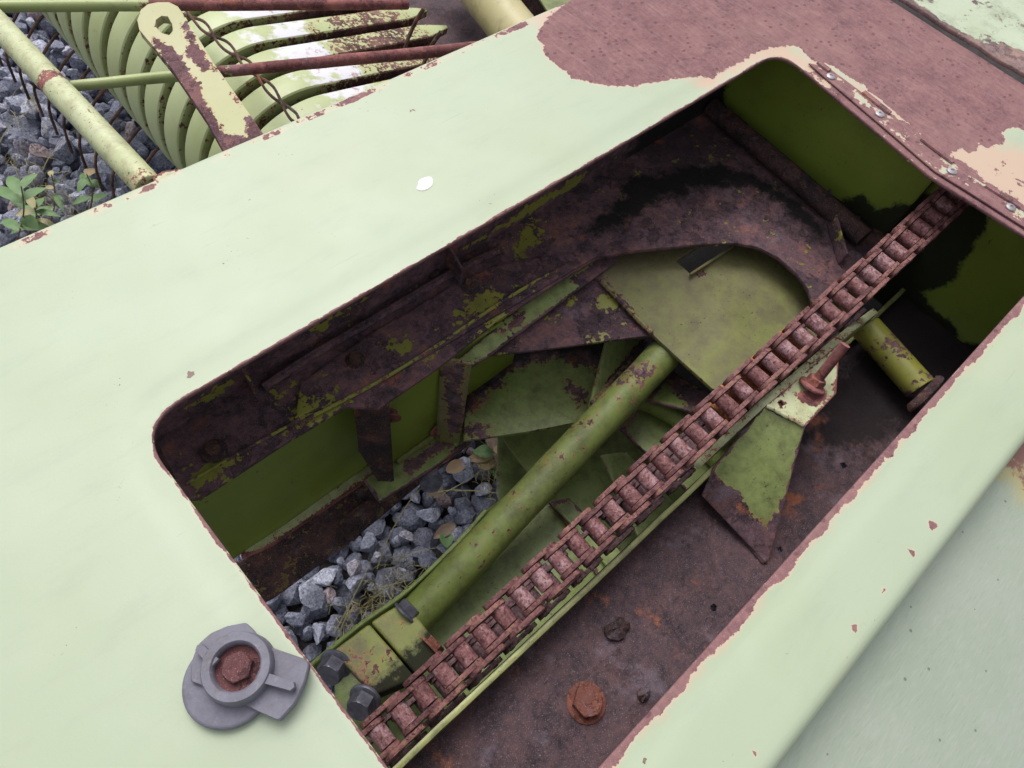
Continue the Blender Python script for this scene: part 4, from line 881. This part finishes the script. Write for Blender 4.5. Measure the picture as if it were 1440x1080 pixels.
# rods, tube and lever above the drum
tg = lambda o, l, c, g=None: tag(o, l, c, g)
a = W(-40, 8.5, -.085); b = W(574, 6, -.12)
o = tube('rod', None, a, b, .0056, M['rod'], 14, 50, attr=lambda t, c: -.75 if t < .3 else (.7 if t > .42 else -.75 + 1.45 * (t - .3) / .12)); tg(o, 'topmost of two thin rods over the drum, green at left and rusty at right', 'rod', 'rods over the drum')
a = W(100, 121, -.085); b = W(720, 62, -.14)
o = tube('rod', None, a, b, .0048, M['rod'], 14, 50, r2=.0068, attr=lambda t, c: -.75 if t < .2 else (.7 if t > .33 else -.75 + 1.45 * (t - .2) / .13)); tg(o, 'thin rod welded to the pale tube and passing under the lever, rusty at right', 'rod', 'rods over the drum')
a = W(-35, 0, -.075); b = W(212, 266, -.055)
o = tube('guard_tube', None, a, b, .0112, M['tube'], 28, 70, attr=lambda t, c: -.55 + (.75 if abs(t - .50) < .022 else 0) + (.5 if t > .955 else 0)); tg(o, 'straight pale green tube flecked with rust, running diagonally from the panel edge', 'tube')
zl = -.035
lv = [(238, 3), (262, 10), (283, 38), (325, 105), (372, 196), (312, 225), (268, 140), (228, 92), (196, 40), (194, 22), (208, 8)]
def closed_smooth(pts, idx):
    return pts
sheet('lever', None, [(222, 3), (238, 3), (250, 9), (262, 26), (300, 88), (340, 145), (382, 205), (330, 240), (290, 168), (243, 98), (196, 42), (193, 28), (198, 14), (208, 6)], HP(zl), M['lever'], .007, base=-.75, cell=.003, w=.006, wav=.0003,
      holes=[[(219, 28), (227, 22), (236, 23), (242, 34), (243, 44), (238, 50), (228, 47), (218, 37)]],
      rust=[[(212, 50), (230, 60), (262, 95), (300, 150), (312, 185), (345, 192), (350, 170), (350, 150), (420, 220), (330, 260), (280, 160), (215, 60)], [(262, 30), (272, 50), (300, 92), (330, 140), (355, 185), (345, 160), (322, 125), (300, 95), (285, 100), (262, 80), (265, 60), (255, 35)],
            [(228, 62), (245, 66), (262, 90), (270, 110), (290, 125), (285, 145), (262, 120), (235, 80)]],
      paint=[[(240, 60), (262, 70), (275, 95), (290, 120), (310, 140), (335, 165), (345, 190), (320, 190), (300, 160), (284, 138), (285, 120), (268, 100)]])
o = bpy.data.objects['lever']; tag(o, 'flat steel lever with a slotted eye and cream paint peeling off red rust', 'lever')
o.modifiers['edge'].width = .0012; o.modifiers['edge'].segments = 2
sheet('edge_tab', None, [(215, 250), (228, 241), (268, 235), (300, 228), (300, 262), (225, 290)], HP(-.045), M['tube'], .004, base=-.3, edge=.001, cell=.003); tag(bpy.data.objects['edge_tab'], 'small pale rusty tab beside the lower end of the pale tube at the panel edge', 'tab')
# things past the drum at the top
sheet('feed_plate', None, [(560, -60), (640, -60), (700, 0), (800, 90), (560, 220), (470, 140)], HP(-.32), M['darkrust'], .004, base=.9, cell=.012, wav=.003); o = bpy.data.objects['feed_plate']; o.data.materials[0] = M['floor']; tag(o, 'dull purple brown rusted plate beneath the pointed tips of the bands', 'plate')
o = tube('side_pipe', None, W(640, -60, -.25), W(760, 90, -.25), .034, M['tan'], 32, 12, attr=lambda t, c: -.6); tag(o, 'thick tan painted pipe behind the band tips at the top of the view', 'pipe')
o = tube('dark_beam', None, W(700, -40, -.30), W(830, 60, -.30), .030, M['darkrust'], 4, 12, attr=lambda t, c: .5); tag(o, 'dark square beam between the tan pipe and the pale panel', 'beam')
sheet('green_guard', None, [(735, -40), (790, -60), (860, -20), (800, 40), (770, 15)], HP(-.12), M['green'], .003, base=-1); tag(bpy.data.objects['green_guard'], 'small piece of green guard showing above the panel beside the dark beam', 'guard')
# ------------------------------------------------------------------ plants
def leaf(root, base, direction, up, L, w_, mat, name='leaf', fold=.25, droop=.3):
    d = Vector(direction).normalized(); side = d.cross(Vector(up)).normalized(); u = side.cross(d).normalized(); bm = bmesh.new(); rows = []; n = 9
    for k in range(n + 1):
        t = k / n; ww = w_ * (math.sin(math.pi * min(1, t * .93 + .05)) ** .8) * (1 - .25 * t); c = Vector(base) + d * L * t - Vector((0, 0, 1)) * droop * L * t * t
        rows.append([bm.verts.new(c + side * ww * f + u * abs(f) * ww * fold + u * .05 * ww * math.sin(t * 20 + f * 3)) for f in (-1, -.5, 0, .5, 1)])
    for r1, r2 in zip(rows, rows[1:]):
        for j in range(4): bm.faces.new((r1[j], r1[j + 1], r2[j + 1], r2[j]))
    bmesh.ops.recalc_face_normals(bm, faces=bm.faces); o = link(name, bm, mat, root); return o
def plant(name, label, cat, base, tip, zb, ztip, leaves, mat, mats=None, group=None):
    B = W(*base, zb); T = W(*tip, ztip); r = empty(name, B, label, cat, group); mid = B.lerp(T, .5) + Vector((.01, .005, 0))
    wire('stem', r, [B, mid, T], .0016, M['stem'], 6, 6, rfun=lambda t: 1 - .5 * t)
    for i, (t, (lx, ly), L, w_) in enumerate(leaves):
        p = B.lerp(mid, t * 2) if t < .5 else mid.lerp(T, t * 2 - 1)
        tgt = W(lx, ly, p.z); dd = tgt - p; dd.z = .15 * dd.length
        leaf(r, p, dd, Z, dd.length * L, w_, (mats or [mat])[i % len(mats or [mat])])
plant('weed', 'taller green weed with larger leaves at the left edge above the panel', 'weed', (22, 345), (30, 262), -.6, -.40,
      [(.25, (0, 305), 1, .010), (.45, (52, 320), 1, .012), (.6, (14, 262), 1, .011), (.75, (60, 262), 1.1, .010), (.85, (8, 242), 1, .010), (.95, (50, 240), 1, .008), (.3, (70, 318), 1, .012), (.7, (-20, 255), 1, .01)], M['leaf'], group='weeds')
plant('weed', 'smaller green weed with a pinkish top leaf near the foot of the pale tube', 'weed', (125, 305), (122, 245), -.6, -.47,
      [(.3, (150, 270), 1, .009), (.4, (100, 285), 1, .008), (.7, (112, 240), 1, .008), (.8, (140, 262), 1, .009), (.95, (132, 235), 1, .010), (.9, (108, 268), 1, .008)], M['leaf'], [M['leaf'], M['leaf'], M['leaf'], M['leaf'], M['pleaf']], group='weeds')
plant('weed', 'pale seedling weed among the stones between the two larger weeds', 'weed', (70, 320), (72, 245), -.6, -.50,
      [(.3, (50, 290), .8, .005), (.5, (92, 280), .8, .005), (.7, (58, 262), .8, .005), (.85, (86, 255), .8, .005), (.95, (70, 235), .8, .005), (.6, (90, 300), .8, .005)], M['leaf'], [M['straw'], M['leaf']], group='weeds')
plant('weed', 'wilted brownish weed with oval leaves growing in the gap beside the green tube', 'weed', (690, 660), (692, 630), -.6, -.53,
      [(.2, (720, 632), 1.3, .012), (.5, (668, 634), 1.1, .012), (.7, (716, 652), 1.4, .012), (.9, (735, 640), 1.2, .011), (.8, (690, 610), 1.2, .01), (.3, (705, 675), 1.2, .011), (.6, (742, 655), 1, .01), (.4, (655, 645), 1, .010)], M['dleaf'], [M['dleaf'], M['leaf'], M['dleaf'], M['pleaf']], group='weeds')
plant('weed', 'low bushy weed in the lower left corner beside the panel edge', 'weed', (40, 330), (48, 292), -.6, -.50,
      [(.3, (15, 325), 1.1, .009), (.4, (78, 318), 1.1, .009), (.5, (30, 285), 1, .008), (.6, (72, 290), 1.1, .009), (.75, (20, 300), 1, .008), (.9, (60, 275), 1, .008), (.8, (88, 302), .9, .007), (.95, (38, 270), 1, .007)], M['leaf'], [M['leaf'], M['straw'], M['leaf']], group='weeds')
for px, py, L, w_, mt, lab in [(700, 648, .04, .013, 'dleaf', 'large dull brown leaf on the stones nearest the brace plate edge'), (672, 655, .03, .011, 'pleaf', 'pinkish leaf on the stones just below the brace plate edge'), (628, 663, .035, .012, 'pleaf', 'cream fallen leaf on the stones beside the dark nut'), (622, 695, .03, .013, 'dleaf', 'brown fallen leaf on the stones under the green foot plate'), (628, 748, .022, .011, 'leaf', 'small round green leaf on the stones next to the green tube'), (640, 738, .035, .010, 'dleaf', 'brown curled leaf on the stones next to the green tube')]:
    p = W(px, py, -.575); a = rnd.uniform(0, 6.28); o = leaf(None, p, (math.cos(a), math.sin(a), .05), Z, L, w_, M[mt], 'fallen_leaf', .3, .1); tag(o, lab, 'leaf', 'fallen leaves in the gap')
# thin dry grass in the gap
V = []; bm = bmesh.new()
def blade(a, b, h, r=.0007):
    a = Vector(a); b = Vector(b); m = a.lerp(b, .5) + Vector((rnd.uniform(-.01, .01), rnd.uniform(-.01, .01), h)); ps = [a * (1 - t) ** 2 + m * 2 * t * (1 - t) + b * t * t for t in [k / 8 for k in range(9)]]
    prev = None
    for i, p in enumerate(ps):
        d = (ps[min(i + 1, 8)] - ps[max(i - 1, 0)]).normalized(); s = d.cross(Z).normalized(); u = s.cross(d); rr = r * (1.2 - i / 9)
        ring = [bm.verts.new(p + (s * math.cos(q) + u * math.sin(q)) * rr) for q in (0, 2.1, 4.2)]
        if prev:
            for k in range(3): bm.faces.new((prev[k], prev[(k + 1) % 3], ring[(k + 1) % 3], ring[k]))
        prev = ring
for (x0, y0), (x1, y1) in [((470, 890), (530, 770)), ((478, 900), (505, 850)), ((530, 800), (560, 730)), ((555, 740), (600, 680)), ((500, 860), (600, 795)), ((470, 905), (500, 830)), ((520, 830), (580, 815)), ((600, 700), (660, 690)), ((560, 790), (620, 770)), ((610, 700), (680, 660)), ((640, 690), (720, 700)), ((0, 200), (60, 150)), ((60, 240), (110, 180))]:
    blade(W(x0, y0, -.595), W(x1, y1, -.56), .02, .0009)
for k in range(520):
    cx_, cy_ = rnd.choice([(500, 870), (520, 850), (545, 835), (560, 800), (700, 650), (690, 670), (40, 300), (90, 290), (60, 270), (130, 300), (30, 230), (40, 150), (150, 200)]); x = cx_ + rnd.gauss(0, 16); y = cy_ + rnd.gauss(0, 14)
    blade(W(x, y, -.60), W(x + rnd.gauss(0, 12), y + rnd.gauss(0, 12), -.575 + rnd.random() * .02), .008, .0006)
bmesh.ops.recalc_face_normals(bm, faces=bm.faces)
tag(link('dry_grass', bm, M['straw'], None), 'thin wisps of dry grass and mosses scattered between the stones', 'grass', kind='stuff')
